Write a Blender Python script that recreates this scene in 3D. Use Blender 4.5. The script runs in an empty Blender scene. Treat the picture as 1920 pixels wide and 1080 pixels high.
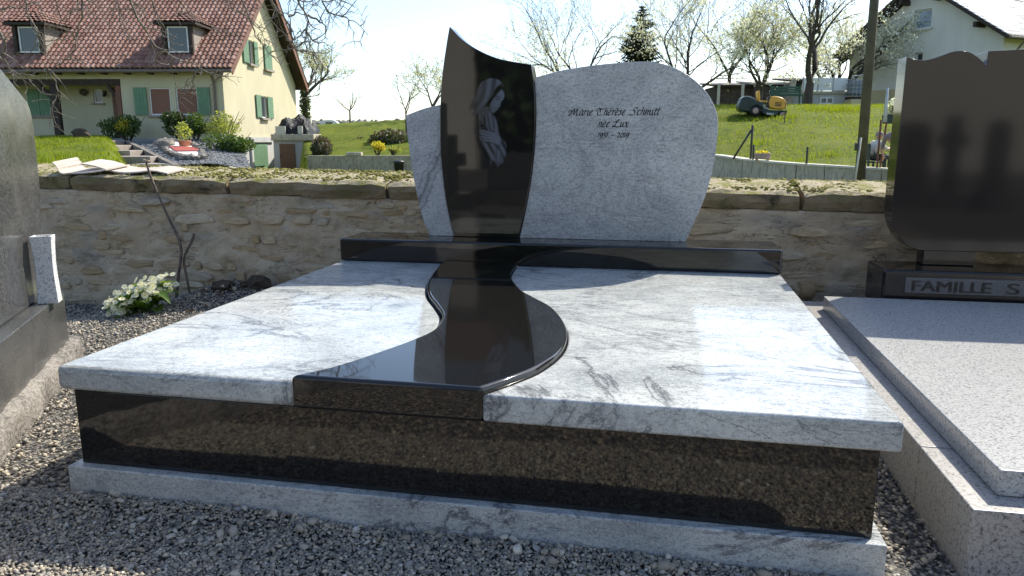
import bpy, bmesh, math, random
import numpy as np
from mathutils import Vector, Matrix

# ------------------------------------------------------------------ camera, sky, sun, exposure
scene = bpy.context.scene
C = scene.collection
YAW, PIT, FPX = -0.2027, 0.1947, 1399.4
CAM = Vector((1.5103, -1.5547, 0.9167))
cd = bpy.data.cameras.new('camera'); cam = bpy.data.objects.new('camera', cd); C.objects.link(cam)
cd.sensor_width = 36; cd.lens = FPX / 1920 * 36; cd.clip_start = 0.05; cd.clip_end = 6000
cam.location = CAM; cam.rotation_euler = (math.pi/2 - PIT, 0.0015, -YAW)
scene.camera = cam
SUNV = Vector((0.61, 0.85, 1.0)).normalized()
SUN_EL = math.asin(SUNV.z); SUN_AZ = math.atan2(SUNV.x, SUNV.y)
world = bpy.data.worlds.new('World'); scene.world = world; world.use_nodes = True
wn = world.node_tree; wn.nodes.clear()
sky = wn.nodes.new('ShaderNodeTexSky'); sky.sky_type = 'NISHITA'; sky.sun_disc = False
sky.sun_elevation = SUN_EL; sky.sun_rotation = SUN_AZ
sky.air_density = 1.0; sky.dust_density = 1.2; sky.ozone_density = 1.6; sky.altitude = 200
bg = wn.nodes.new('ShaderNodeBackground'); bg.inputs['Strength'].default_value = 0.13
wo = wn.nodes.new('ShaderNodeOutputWorld')
wn.links.new(sky.outputs[0], bg.inputs[0]); wn.links.new(bg.outputs[0], wo.inputs[0])
sl = bpy.data.lights.new('sun', 'SUN'); sl.energy = 3.7; sl.angle = math.radians(0.53); sl.color = (1.0, 0.95, 0.82)
so = bpy.data.objects.new('sun', sl); C.objects.link(so); so.location = (20, 30, 40)
so.rotation_euler = SUNV.to_track_quat('Z', 'Y').to_euler()
scene.view_settings.view_transform = 'Standard'; scene.view_settings.look = 'None'
scene.view_settings.exposure = 0.95; scene.view_settings.gamma = 1.0
scene.render.engine = 'CYCLES'
scene.cycles.max_bounces = 8; scene.cycles.transparent_max_bounces = 8

# ------------------------------------------------------------------ helpers
SP, CP = math.sin(PIT), math.cos(PIT)
SY, CY = math.sin(YAW), math.cos(YAW)
def vp(px, py, d):
    """street frame (lateral, depth, height) of the sight line through a pixel at depth d"""
    a = (px-960)/FPX; b = (py-540)/FPX
    t = d/(CP - b*SP)
    return Vector((a*t, d, CAM.z + t*(-SP - b*CP)))
def vl(px, d, py=250): return vp(px, py, d).x
def vz(py, d): return vp(960, py, d).z
def vw(l, d, z):
    return Vector((CAM.x + l*CY + d*SY, CAM.y - l*SY + d*CY, z))
def wv(x, y):
    dx, dy = x-CAM.x, y-CAM.y
    return dx*CY - dy*SY, dx*SY + dy*CY

class MB:
    def __init__(s): s.v = []; s.f = []; s.c = []
    def box(s, x0, x1, y0, y1, z0, z1, R=None):
        n = len(s.v)
        P = [(x0,y0,z0),(x1,y0,z0),(x1,y1,z0),(x0,y1,z0),(x0,y0,z1),(x1,y0,z1),(x1,y1,z1),(x0,y1,z1)]
        if R is not None: P = [tuple(R @ Vector(p)) for p in P]
        s.v += P
        s.f += [tuple(n+i for i in q) for q in ((0,3,2,1),(4,5,6,7),(0,1,5,4),(1,2,6,5),(2,3,7,6),(3,0,4,7))]
        return s
    def beam(s, a, b, w, h):
        a, b = Vector(a), Vector(b); d = (b-a); L = d.length; q = d.to_track_quat('X','Z')
        return s.box(0, L, -w/2, w/2, -h/2, h/2, Matrix.Translation(a) @ q.to_matrix().to_4x4())
    def prism(s, poly, y0, y1, axis='y'):
        """polygon (u,w) extruded: axis y -> (u,y,w); axis z -> (u,w,z); axis x -> (x,u,w)"""
        n = len(s.v); m = len(poly)
        def mk(u, w, t): return {'y': (u, t, w), 'z': (u, w, t), 'x': (t, u, w)}[axis]
        area = sum(poly[i][0]*poly[(i+1) % m][1]-poly[(i+1) % m][0]*poly[i][1] for i in range(m))
        if (area < 0) != (axis == 'y' and False): poly = poly[::-1]
        s.v += [mk(u, w, y0) for u, w in poly] + [mk(u, w, y1) for u, w in poly]
        A = tuple(range(n, n+m)); B = tuple(range(n+m, n+2*m))
        flip = axis == 'y'
        s.f.append(A if flip else A[::-1]); s.f.append(B[::-1] if flip else B)
        for i in range(m):
            j = (i+1) % m; q = (n+i, n+j, n+m+j, n+m+i)
            s.f.append(q[::-1] if flip else q)
        return s
    def tube(s, pts, rad, sides=6, cap=True):
        n = len(s.v); k = len(pts)
        if not hasattr(rad, '__len__'): rad = [rad]*k
        P = [Vector(p) for p in pts]
        up = Vector((0.13, 0.31, 0.94))
        for i in range(k):
            t = (P[min(i+1, k-1)]-P[max(i-1, 0)])
            if t.length < 1e-9: t = Vector((0,0,1))
            t.normalize()
            a = t.cross(up)
            if a.length < 0.15: a = t.cross(Vector((1,0.2,0)))
            a.normalize(); b = t.cross(a)
            for j in range(sides):
                w = 2*math.pi*j/sides
                q = P[i] + (a*math.cos(w)+b*math.sin(w))*rad[i]
                s.v.append((q.x, q.y, q.z))
        for i in range(k-1):
            for j in range(sides):
                j2 = (j+1) % sides
                s.f.append((n+i*sides+j, n+(i+1)*sides+j, n+(i+1)*sides+j2, n+i*sides+j2))
        if cap and sides > 2:
            s.f.append(tuple(n+j for j in range(sides)))
            s.f.append(tuple(n+(k-1)*sides+j for j in range(sides))[::-1])
        return s
    def lathe(s, prof, c=(0,0,0), sides=16):
        n = len(s.v); k = len(prof)
        for r, z in prof:
            for j in range(sides):
                w = 2*math.pi*j/sides; s.v.append((c[0]+r*math.cos(w), c[1]+r*math.sin(w), c[2]+z))
        for i in range(k-1):
            for j in range(sides):
                j2 = (j+1) % sides
                s.f.append((n+i*sides+j, n+i*sides+j2, n+(i+1)*sides+j2, n+(i+1)*sides+j))
        s.f.append(tuple(n+j for j in range(sides))[::-1]); s.f.append(tuple(n+(k-1)*sides+j for j in range(sides)))
        return s
    def wheel(s, c, r, w, sides=18):
        """disc with its axle along y"""
        m = MB().lathe([(r*.55,-w/2),(r*.93,-w/2),(r,-w*.3),(r,w*.3),(r*.93,w/2),(r*.55,w/2)], (0,0,0), sides)
        n = len(s.v)
        s.v += [(c[0]+x, c[1]+z, c[2]-y) for x, y, z in m.v]; s.f += [tuple(n+i for i in q) for q in m.f]
        return s
    def quad(s, a, b, c, d):
        n = len(s.v); s.v += [tuple(a), tuple(b), tuple(c), tuple(d)]; s.f.append((n, n+1, n+2, n+3)); return s
    def blob(s, c, r, rng, jit=.18, sub=1, flat=1.0):
        bm = bmesh.new(); bmesh.ops.create_icosphere(bm, subdivisions=sub, radius=1)
        n = len(s.v); rr = r if hasattr(r, '__len__') else (r, r, r*flat)
        for v in bm.verts:
            k = 1+rng.uniform(-jit, jit)
            s.v.append((c[0]+v.co.x*rr[0]*k, c[1]+v.co.y*rr[1]*k, c[2]+v.co.z*rr[2]*k))
        bm.verts.index_update()
        s.f += [tuple(n+v.index for v in f.verts) for f in bm.faces]; bm.free(); return s
    def add(s, o, M=None):
        n = len(s.v); s.v += [tuple(M @ Vector(p)) for p in o.v] if M is not None else o.v
        s.f += [tuple(n+i for i in q) for q in o.f]; return s
    def mesh(s, name):
        me = bpy.data.meshes.new(name); me.from_pydata(s.v, [], s.f); me.update(); return me
    def build(s, name, mat, parent=None, smooth=False, bevel=0, seg=2, recalc=True):
        me = s.mesh(name)
        if recalc:
            bm = bmesh.new(); bm.from_mesh(me); bmesh.ops.recalc_face_normals(bm, faces=bm.faces); bm.to_mesh(me); bm.free()
        return obj(name, me, mat, parent, smooth, bevel, seg)

def obj(name, me, mat, parent=None, smooth=False, bevel=0, seg=2):
    if mat is not None:
        me.materials.clear(); me.materials.append(mat)
    o = bpy.data.objects.new(name, me); C.objects.link(o)
    if parent is not None: o.parent = parent
    if smooth: me.polygons.foreach_set('use_smooth', [True]*len(me.polygons))
    if bevel:
        m = o.modifiers.new('bevel', 'BEVEL'); m.width = bevel; m.segments = seg; m.limit_method = 'ANGLE'; m.angle_limit = math.radians(38)
        m.harden_normals = False
        if seg > 1:
            me.polygons.foreach_set('use_smooth', [True]*len(me.polygons))
            w = o.modifiers.new('wn', 'WEIGHTED_NORMAL'); w.keep_sharp = True
    return o
def tag(o, label=None, cat=None, group=None, kind=None):
    if label: o['label'] = label
    if cat: o['category'] = cat
    if group: o['group'] = group
    if kind: o['kind'] = kind
    return o
def thing(name, label, cat, loc=(0,0,0), rotz=0, group=None):
    o = bpy.data.objects.new(name, None); C.objects.link(o); o.empty_display_size = .2
    o.location = loc; o.rotation_euler = (0,0,rotz)
    return tag(o, label, cat, group)
def bthing(name, label, cat, l=0, d=0, z=0, rot=0, group=None):
    """a thing standing in the street frame: local x to the right, y away, z up"""
    return thing(name, label, cat, vw(l, d, z), -YAW+rot, group)
def bput(o, l=0, d=0, z=0, rot=0):
    o.location = vw(l, d, z); o.rotation_euler = (0, 0, -YAW+rot); return o
def copy_tree(o, parent=None):
    c = o.copy(); C.objects.link(c); c.parent = parent
    for ch in list(o.children): copy_tree(ch, c)
    return c
def crom(P, n=6, closed=False):
    P = [np.array(p, float) for p in P]; out = []
    m = len(P); rng_ = range(m if closed else m-1)
    for i in rng_:
        p0 = P[i-1] if (closed or i > 0) else 2*P[0]-P[1]
        p1 = P[i]; p2 = P[(i+1) % m]
        p3 = P[(i+2) % m] if (closed or i+2 < m) else 2*P[-1]-P[-2]
        for k in range(n):
            t = k/n
            out.append(.5*((2*p1)+(-p0+p2)*t+(2*p0-5*p1+4*p2-p3)*t*t+(-p0+3*p1-3*p2+p3)*t**3))
    if not closed: out.append(P[-1])
    return [tuple(float(x) for x in q) for q in out]
def attr_color(me, cols):
    """cols: one rgb per vertex"""
    a = me.color_attributes.new('Col', 'FLOAT_COLOR', 'POINT')
    c = np.ones((len(cols), 4), np.float32); c[:, :3] = cols
    a.data.foreach_set('color', c.ravel())

# ------------------------------------------------------------------ materials
class N:
    """tiny node helper"""
    def __init__(s, name, rough=.6, spec=.5, **kw):
        s.m = bpy.data.materials.new(name); s.m.use_nodes = True; s.t = s.m.node_tree
        s.b = s.t.nodes['Principled BSDF']; s.b.inputs['Roughness'].default_value = rough
        s.b.inputs['Specular IOR Level'].default_value = spec
        for k, v in kw.items(): s.b.inputs[k.replace('_', ' ')].default_value = v
        s._co = {}
    def n(s, typ, **kw):
        x = s.t.nodes.new('ShaderNode'+typ)
        for k, v in kw.items(): setattr(x, k, v)
        return x
    def link(s, a, b): s.t.links.new(a, b)
    def put(s, sock, v):
        if isinstance(v, bpy.types.NodeSocket): s.link(v, sock)
        else: sock.default_value = (*v, 1) if (isinstance(v, (tuple, list)) and len(v) == 3 and len(sock.default_value) == 4) else v
    def co(s, scale=(1,1,1), kind='Object', rot=(0,0,0)):
        k = (kind,)
        if k not in s._co: s._co[k] = s.n('TexCoord').outputs[kind]
        mp = s.n('Mapping'); mp.inputs['Scale'].default_value = scale; mp.inputs['Rotation'].default_value = rot
        s.link(s._co[k], mp.inputs['Vector']); return mp.outputs[0]
    def noise(s, scale, detail=3, vec=None, dist=0, rough=.55):
        x = s.n('TexNoise'); x.inputs['Scale'].default_value = scale; x.inputs['Detail'].default_value = detail
        x.inputs['Distortion'].default_value = dist; x.inputs['Roughness'].default_value = rough
        s.link(vec if vec is not None else s.co(), x.inputs['Vector']); return x.outputs['Fac']
    def voro(s, scale, vec=None, out='Distance', feature='F1'):
        x = s.n('TexVoronoi', feature=feature); x.inputs['Scale'].default_value = scale
        s.link(vec if vec is not None else s.co(), x.inputs['Vector']); return x.outputs[out]
    def ramp(s, fac, stops):
        x = s.n('ValToRGB'); e = x.color_ramp.elements
        while len(e) < len(stops): e.new(.5)
        for el, (p, c) in zip(e, stops):
            el.position = p; el.color = (c, c, c, 1) if not hasattr(c, '__len__') else (*c, 1)
        s.link(fac, x.inputs[0]); return x.outputs[0]
    def mix(s, fac, a, b, mode='MIX'):
        x = s.n('MixRGB', blend_type=mode); s.put(x.inputs[0], fac); s.put(x.inputs[1], a); s.put(x.inputs[2], b); return x.outputs[0]
    def math(s, op, a, b=0.0):
        x = s.n('Math', operation=op); s.put(x.inputs[0], a); s.put(x.inputs[1], b); return x.outputs[0]
    def rnd(s): return s.n('ObjectInfo').outputs['Random']
    def attr(s, name='Col'):
        x = s.n('Attribute'); x.attribute_name = name; return x.outputs['Color']
    def col(s, v): s.put(s.b.inputs['Base Color'], v); return s
    def rough(s, v): s.put(s.b.inputs['Roughness'], v); return s
    def bump(s, h, strength=.3, dist=.01):
        x = s.n('Bump'); x.inputs['Strength'].default_value = strength; x.inputs['Distance'].default_value = dist
        s.link(h, x.inputs['Height']); s.link(x.outputs[0], s.b.inputs['Normal']); return s

def simple(name, c1, c2=None, scale=3, rough=.6, bump=0, bscale=40, spec=.4, rnd=0, det=4, bd=.01):
    k = N(name, rough, spec)
    c = k.mix(k.ramp(k.noise(scale, det), [(.35, 0.), (.65, 1.)]), c1, c2) if c2 else None
    if c is None: k.put(k.b.inputs['Base Color'], c1)
    if rnd:
        h = k.n('HueSaturation'); k.put(h.inputs['Color'], c if c is not None else c1)
        r = k.math('ADD', k.math('MULTIPLY', k.rnd(), rnd), 1-rnd/2); k.link(r, h.inputs['Value']); c = h.outputs[0]
    if c is not None: k.col(c)
    if bump: k.bump(k.noise(bscale, 4), bump, bd)
    return k.m

def granite_white(name='white_granite', vs=1.0, ss=1.0, lo=(.37,.39,.385), hi=(.62,.63,.60), rot=(.1,.15,.35), st=(1.0,1.45,1.4), fine=0.0, band=None):
    k = N(name, .11, .34)
    v = k.co(st, rot=rot)
    w = k.noise(1.25, 7, v, 2.1, .62)
    vein = k.ramp(w, [(.478, 0.), (.497, 1.), (.503, 1.), (.522, 0.)])
    halo = k.ramp(w, [(.42, 0.), (.5, 1.), (.58, 0.)])
    w2 = k.noise(2.6, 7, k.co((st[0]*.8, st[1]*1.2, st[2]*1.2), rot=(0, .4, -.5)), 2.2, .62)
    vein2 = k.ramp(w2, [(.488, 0.), (.4985, 1.), (.5015, 1.), (.512, 0.)])
    cloud = k.noise(2.0, 8, k.co((1.1, 1.8, 1.6), rot=rot), 1.4, .66)
    base = k.mix(k.ramp(cloud, [(.32, 0.), (.62, 1.)]), lo, hi)
    mask = k.ramp(k.noise(1.6, 3, None, .5), [(.44, 0.), (.60, 1.)])
    mask2 = k.ramp(k.noise(2.3, 3, k.co((1,1,1), rot=(.7,.2,.5)), .5), [(.46, 0.), (.58, 1.)])
    base = k.mix(k.math('MULTIPLY', k.math('MULTIPLY', halo, mask), .34*vs), base, (.22, .225, .235))
    base = k.mix(k.math('MULTIPLY', k.math('MULTIPLY', vein, mask), .78*vs), base, (.075, .08, .09))
    base = k.mix(k.math('MULTIPLY', k.math('MULTIPLY', vein2, mask2), .72*vs), base, (.085, .09, .10))
    if fine:
        f = k.ramp(k.noise(1, 6, k.co((5, 19, 46), rot=(0, 0, .25)), 1.0, .62), [(.46, 0.), (.50, 1.), (.54, 0.)])
        fm = k.ramp(k.noise(4, 3, k.co((.6, 1, 1.6))), [(.5, 0.), (.62, 1.)])
        base = k.mix(k.math('MULTIPLY', k.math('MULTIPLY', f, fm), fine), base, (.13, .135, .15))
    if band:                       # one bundle of dark mineral veins running across the stone
        s = k.n('SeparateXYZ'); k.link(k.co(), s.inputs[0])
        ln = k.math('ADD', k.math('MULTIPLY', s.outputs[0], band[0]), k.math('MULTIPLY', s.outputs[2], band[1]))
        ln = k.math('ADD', ln, k.math('MULTIPLY', k.noise(7, 6, None, .6, .7), .11))
        for c0, w_, a_ in ((band[2], .012, .75), (band[2]+.035, .007, .6), (band[2]-.03, .006, .5), (band[2]+.01, .05, .3)):
            f = k.math('SUBTRACT', 1.0, k.math('MINIMUM', k.math('MULTIPLY', k.math('ABSOLUTE', k.math('SUBTRACT', ln, c0)), 1/w_), 1.0))
            base = k.mix(k.math('MULTIPLY', f, a_), base, (.085, .09, .10))
    mot = k.ramp(k.noise(70, 5, k.co((.9, 1.2, 1.5)), .5, .75), [(.38, 1.), (.52, 0.)])
    base = k.mix(k.math('MULTIPLY', mot, .52*ss), base, (.16, .165, .175))
    sp = k.ramp(k.noise(230, 3, None, 0, .65), [(.33, 1.), (.44, 0.)])
    base = k.mix(k.math('MULTIPLY', sp, .7*ss), base, (.05, .052, .058))
    li = k.ramp(k.noise(150, 3, None, .3, .7), [(.55, 0.), (.66, 1.)])
    base = k.mix(k.math('MULTIPLY', li, .45), base, (.76, .75, .72))
    k.rough(k.ramp(k.noise(5, 6, None, .8, .65), [(.35, .07), (.55, .12), (.75, .24)]))
    return k.col(base).m
def granite_black(name='black_granite', rough=.035, tone=(.010, .0095, .009)):
    k = N(name, rough, .55)
    k.b.inputs['IOR'].default_value = 1.56
    s1 = k.ramp(k.noise(420, 2, None, 0, .6), [(.58, 0.), (.70, 1.)])
    c = k.mix(k.math('MULTIPLY', s1, .5), tone, (.045, .040, .036))
    return k.col(c).m
def granite_speckled(name, light, mid, dark, sc=170, rough=.22):
    k = N(name, rough, .5)
    a = k.ramp(k.noise(sc, 2, None, 0, .6), [(.40, 0.), (.50, 1.)])
    b = k.ramp(k.noise(sc*.8, 3, k.co((1,1,1), rot=(.5,.3,.2)), .4, .7), [(.36, 1.), (.45, 0.)])
    c = k.mix(a, mid, light); c = k.mix(b, c, dark)
    c = k.mix(k.math('MULTIPLY', k.ramp(k.noise(2.5, 3), [(.3, 0.), (.7, 1.)]), .25), c, mid)
    return k.col(c).m

M = {}
M['white'] = granite_white(ss=.95, fine=.42)
M['whitewing'] = granite_white('grey_granite_wing', .30, 1.2, (.37,.39,.39), (.58,.59,.57), fine=.55)
M['veinwing'] = granite_white('veined_granite_wing', .4, 1.15, (.40,.41,.415), (.60,.60,.585), fine=.25, band=(.88,-.47,.262))
M['black'] = granite_black()
M['blackpanel'] = granite_black('black_granite_side', .045)
M['grey'] = granite_speckled('grey_granite', (.52,.51,.49), (.36,.355,.345), (.13,.125,.12), 170, .20)
M['pinkgrey'] = granite_speckled('rosy_granite', (.40,.375,.35), (.27,.25,.235), (.07,.066,.063), 130, .35)
M['brownblack'] = granite_black('dark_brown_granite', .07, (.016,.014,.013))
M['brownblack'].node_tree.nodes['Principled BSDF'].inputs['IOR'].default_value = 1.47
M['plate'] = granite_speckled('plate_granite', (.13,.13,.13), (.10,.10,.10), (.06,.06,.06), 200, .25)
M['vase'] = granite_speckled('vase_granite', (.74,.73,.72), (.58,.58,.58), (.10,.10,.11), 150, .35)
def oldgranite():
    k = N('weathered_dark_granite', .3, .5)
    a = k.ramp(k.noise(190, 2, None, 0, .6), [(.42, 0.), (.56, 1.)])
    c = k.mix(a, (.022,.022,.022), (.092,.092,.09))
    d = k.ramp(k.noise(5, 5, None, .6), [(.45, 0.), (.72, 1.)])
    c = k.mix(k.math('MULTIPLY', d, .4), c, (.15,.143,.13))
    k.rough(k.ramp(k.noise(7, 4), [(.3, .10), (.75, .36)]))
    return k.col(c).m
M['oldgranite'] = oldgranite()
def rough_concrete(name, a, b, d):
    k = N(name, .85, .3)
    c = k.mix(k.ramp(k.noise(3, 6, None, .5), [(.35,0.),(.65,1.)]), a, b)
    c = k.mix(k.ramp(k.noise(14, 5, k.co((1,1,.4))), [(.5,0.),(.66,.8)]), c, d)
    c = k.mix(k.math('MULTIPLY', k.ramp(k.noise(90, 3), [(.4,0.),(.6,1.)]), .35), c, (.5,.47,.42))
    k.bump(k.noise(60, 6), .6, .02)
    return k.col(c).m
M['kerb'] = rough_concrete('old_kerb_concrete', (.11,.095,.085), (.22,.195,.17), (.05,.046,.042))
M['concrete'] = rough_concrete('wall_concrete', (.42,.36,.27), (.54,.475,.37), (.22,.19,.14))
def mortar():
    k = N('lime_mortar', .95, .2)
    n1 = k.noise(2.3, 6, None, .8, .65)
    c = k.ramp(n1, [(.25, (.37,.295,.205)), (.45, (.49,.40,.285)), (.6, (.56,.47,.345)), (.78, (.63,.555,.435))])
    g = k.ramp(k.noise(4.5, 5, k.co((.6,1,1.6))), [(.52, 0.), (.66, 1.)])
    c = k.mix(k.math('MULTIPLY', g, .55), c, (.26,.255,.24))
    gr = k.ramp(k.noise(6, 5, k.co((1,1,1), rot=(.3,.2,.9))), [(.58, 0.), (.72, 1.)])
    c = k.mix(k.math('MULTIPLY', gr, .5), c, (.16,.15,.06))
    dk = k.ramp(k.noise(10, 6), [(.28, 1.), (.42, 0.)])
    c = k.mix(k.math('MULTIPLY', dk, .4), c, (.16,.12,.08))
    cv = k.ramp(k.noise(1, 5, k.co((4,1,16)), 1.2, .6), [(.485, 0.), (.5, 1.), (.515, 0.)])
    cm = k.ramp(k.noise(4, 3), [(.43, 0.), (.55, 1.)])
    c = k.mix(k.math('MULTIPLY', k.math('MULTIPLY', cv, cm), .9), c, (.07,.05,.033))
    k.bump(k.noise(38, 8, None, .3, .7), .8, .02)
    return k.col(c).m
M['mortar'] = mortar()
def rubble():
    k = N('rubble_stone', .9, .25)
    r = k.rnd()
    c = k.ramp(r, [(.0, (.34,.255,.155)), (.3, (.47,.37,.235)), (.55, (.56,.48,.345)), (.75, (.44,.42,.37)), (.9, (.45,.33,.21)), (1., (.64,.58,.46))])
    n1 = k.ramp(k.noise(9, 6, None, .6, .65), [(.3, 0.), (.7, 1.)])
    c = k.mix(k.math('MULTIPLY', n1, .6), c, (.47,.35,.20))
    d = k.ramp(k.noise(22, 5), [(.33, 1.), (.5, 0.)])
    c = k.mix(k.math('MULTIPLY', d, .4), c, (.22,.17,.11))
    k.bump(k.noise(48, 8, None, .2, .7), .9, .015)
    return k.col(c).m
M['rubble'] = rubble()
def coping():
    k = N('coping_sandstone', .95, .2)
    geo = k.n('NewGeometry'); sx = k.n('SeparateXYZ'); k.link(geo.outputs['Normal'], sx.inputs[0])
    c = k.ramp(k.noise(3, 6, k.co((1,1,2)), .6), [(.3, (.14,.105,.065)), (.5, (.26,.20,.125)), (.75, (.38,.305,.20))])
    li = k.ramp(k.noise(6.5, 6, k.co((1,1,1), rot=(.2,.1,.4)), .8, .65), [(.54, 0.), (.66, 1.)])
    c = k.mix(k.math('MULTIPLY', li, .85), c, (.025,.023,.018))
    mo = k.ramp(k.noise(5, 6, None, .5), [(.48, 0.), (.64, 1.)])
    c = k.mix(k.math('MULTIPLY', mo, .55), c, (.17,.165,.06))
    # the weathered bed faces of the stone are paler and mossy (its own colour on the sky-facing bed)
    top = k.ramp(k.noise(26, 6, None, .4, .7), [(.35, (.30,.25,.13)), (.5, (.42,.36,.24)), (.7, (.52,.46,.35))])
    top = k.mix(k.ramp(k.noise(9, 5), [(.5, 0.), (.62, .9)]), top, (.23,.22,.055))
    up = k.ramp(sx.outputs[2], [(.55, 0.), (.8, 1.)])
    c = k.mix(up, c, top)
    k.bump(k.noise(45, 8, None, .2, .7), .9, .02)
    return k.col(c).m
M['coping'] = coping()
def gravelmat():
    k = N('gravel_stone', .8, .35)
    c = k.mix(k.math('MULTIPLY', k.ramp(k.noise(120, 3), [(.35,0.),(.65,1.)]), .5), k.attr(), (.30,.27,.23))
    return k.col(c).m
M['gravel'] = gravelmat()
def groundmat():
    k = N('gravel_bed', .95, .2)
    v = k.n('TexVoronoi'); v.inputs['Scale'].default_value = 95; k.link(k.co(), v.inputs['Vector'])
    bw = k.ramp(v.outputs['Color'], [(.2, (.06,.062,.065)), (.45, (.14,.135,.13)), (.62, (.22,.20,.17)), (.85, (.36,.32,.27))])
    c = k.mix(k.ramp(v.outputs['Distance'], [(.35, 0.), (.75, 1.)]), bw, (.035,.032,.03))
    k.bump(v.outputs['Distance'], -.9, .02)
    return k.col(c).m
M['gravelbed'] = groundmat()
M['soil'] = simple('dark_soil', (.055,.042,.032), (.10,.078,.058), 18, .95, .9, 60, .2, bd=.02)
M['cardboard'] = simple('cardboard', (.52,.44,.37), (.60,.53,.46), 5, .85, .1, 90)
M['cardedge'] = simple('cardboard_edge', (.30,.22,.15), (.36,.27,.19), 30, .9)
M['stick'] = simple('stick_bark', (.085,.06,.045), (.16,.12,.095), 25, .8, .6, 60)
M['stickcut'] = simple('cut_wood', (.42,.33,.23), (.30,.22,.15), 30, .8)
M['dryleaf'] = simple('dry_leaf', (.23,.175,.11), (.36,.30,.22), 25, .7, .4, 50, rnd=.5)
M['lettering'] = simple('engraved_lettering', (.012,.013,.016), None, rough=.35)

# ================================================================== SETTING
rng = random.Random(7)
nrg = np.random.default_rng(11)
def sm(a, b, x): 
    t = np.clip((x-a)/(b-a), 0, 1); return t*t*(3-2*t)
def terrain_z(l, d):
    l = np.asarray(l, float); d = np.asarray(d, float)
    u = l/np.maximum(d, 1)
    left = -0.1 + .25*sm(9, 15, d) + 1.0*sm(15, 33.5, d)*.98
    left = np.where(d > 33, 1.12, left)
    # the garage yard to the right of the yellow house lies lower
    yard = -.45 + .0*d
    mid = np.where(d < 30.45, yard, .25 + (1.62+.045*np.clip(l+10, -2, 9))*sm(30.45, 43, d))
    mid = np.where((u < -.275) & (d < 60), yard, mid)
    kl = sm(-.535, -.485, u)*(d < 60) + sm(-.6, -.2, u)*(d >= 60)
    z = left*(1-kl) + mid*kl
    kr = sm(2.0, 6.0, l)
    # the lawn rises from the low wall to a crest; in front of the wall lies the lane
    wall_d = np.interp(u, [.20, .27, .31, .38, .45, .51], [23, 22, 20.8, 19.0, 17.9, 17.2])
    wall_z = np.interp(u, [.20, .27, .31, .38, .45, .51], [.55, .50, .40, .34, .28, .26])
    t = np.interp(np.clip((d-wall_d)/(32-wall_d), 0, 1), [0, .12, .6, .75, 1], [0, .05, .68, .85, 1])
    lawn = wall_z-.12 + (2.48-wall_z)*t + .17*sm(32, 40, d)
    lw = np.where(d > wall_d+.05, lawn, -.32)
    z = z*(1-kr) + lw*kr
    far = sm(90, 420, d)*7.6 + sm(420, 1600, d)*12
    return z + far + np.where(d < 6, -.05, 0)
def terrain():
    ds = np.concatenate([np.arange(-60, 4, 8), np.arange(4, 16, 1.0), np.arange(16, 48, .4), np.arange(48, 80, 2), np.geomspace(80, 3200, 26)])
    us = np.concatenate([np.linspace(-6, -1.1, 10), np.linspace(-1, 1, 260), np.linspace(1.1, 6, 10)])
    D, U = np.meshgrid(ds, us, indexing='ij'); L = U*np.maximum(np.abs(D), 14)
    Z = terrain_z(L, D)
    near = (D < 60) & (D > 10)
    Z = Z + near*(.035*np.sin(L*1.7+D*.9)*np.sin(D*1.3-L*.6) + .02*nrg.standard_normal(Z.shape)*(D > 16))
    X = CAM.x + L*CY + D*SY; Y = CAM.y - L*SY + D*CY
    # under the cemetery the sheet stays below the gravel
    Z = np.where(Y < 2.75, -.12, Z)
    V = np.stack([X, Y, Z], -1).reshape(-1, 3); nr, nc = D.shape
    i = np.arange(nr-1)[:, None]*nc + np.arange(nc-1)[None, :]
    F = np.stack([i, i+1, i+nc+1, i+nc], -1).reshape(-1, 4)
    me = bpy.data.meshes.new('terrain'); me.from_pydata(V.tolist(), [], F.tolist()); me.update()
    k = N('grass_ground', .9, .15)
    n1 = k.noise(.55, 5); n2 = k.noise(3.2, 6, None, .5)
    c = k.mix(k.ramp(n1, [(.35,0.),(.65,1.)]), (.095,.145,.008), (.15,.19,.013))
    c = k.mix(k.ramp(n2, [(.45,0.),(.72,.9)]), c, (.20,.18,.03))
    c = k.mix(k.ramp(k.noise(1.1, 6, None, 1.0, .65), [(.52,0.),(.66,.75)]), c, (.055,.085,.008))
    c = k.mix(k.math('MULTIPLY', k.ramp(k.noise(14, 5), [(.40,1.),(.55,0.)]), .6), c, (.07,.09,.006))
    k.col(c); k.bump(k.noise(22, 6), .9, .06)
    o = obj('terrain', me, k.m, None, True); tag(o, kind='structure'); return o
terrain()

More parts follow.
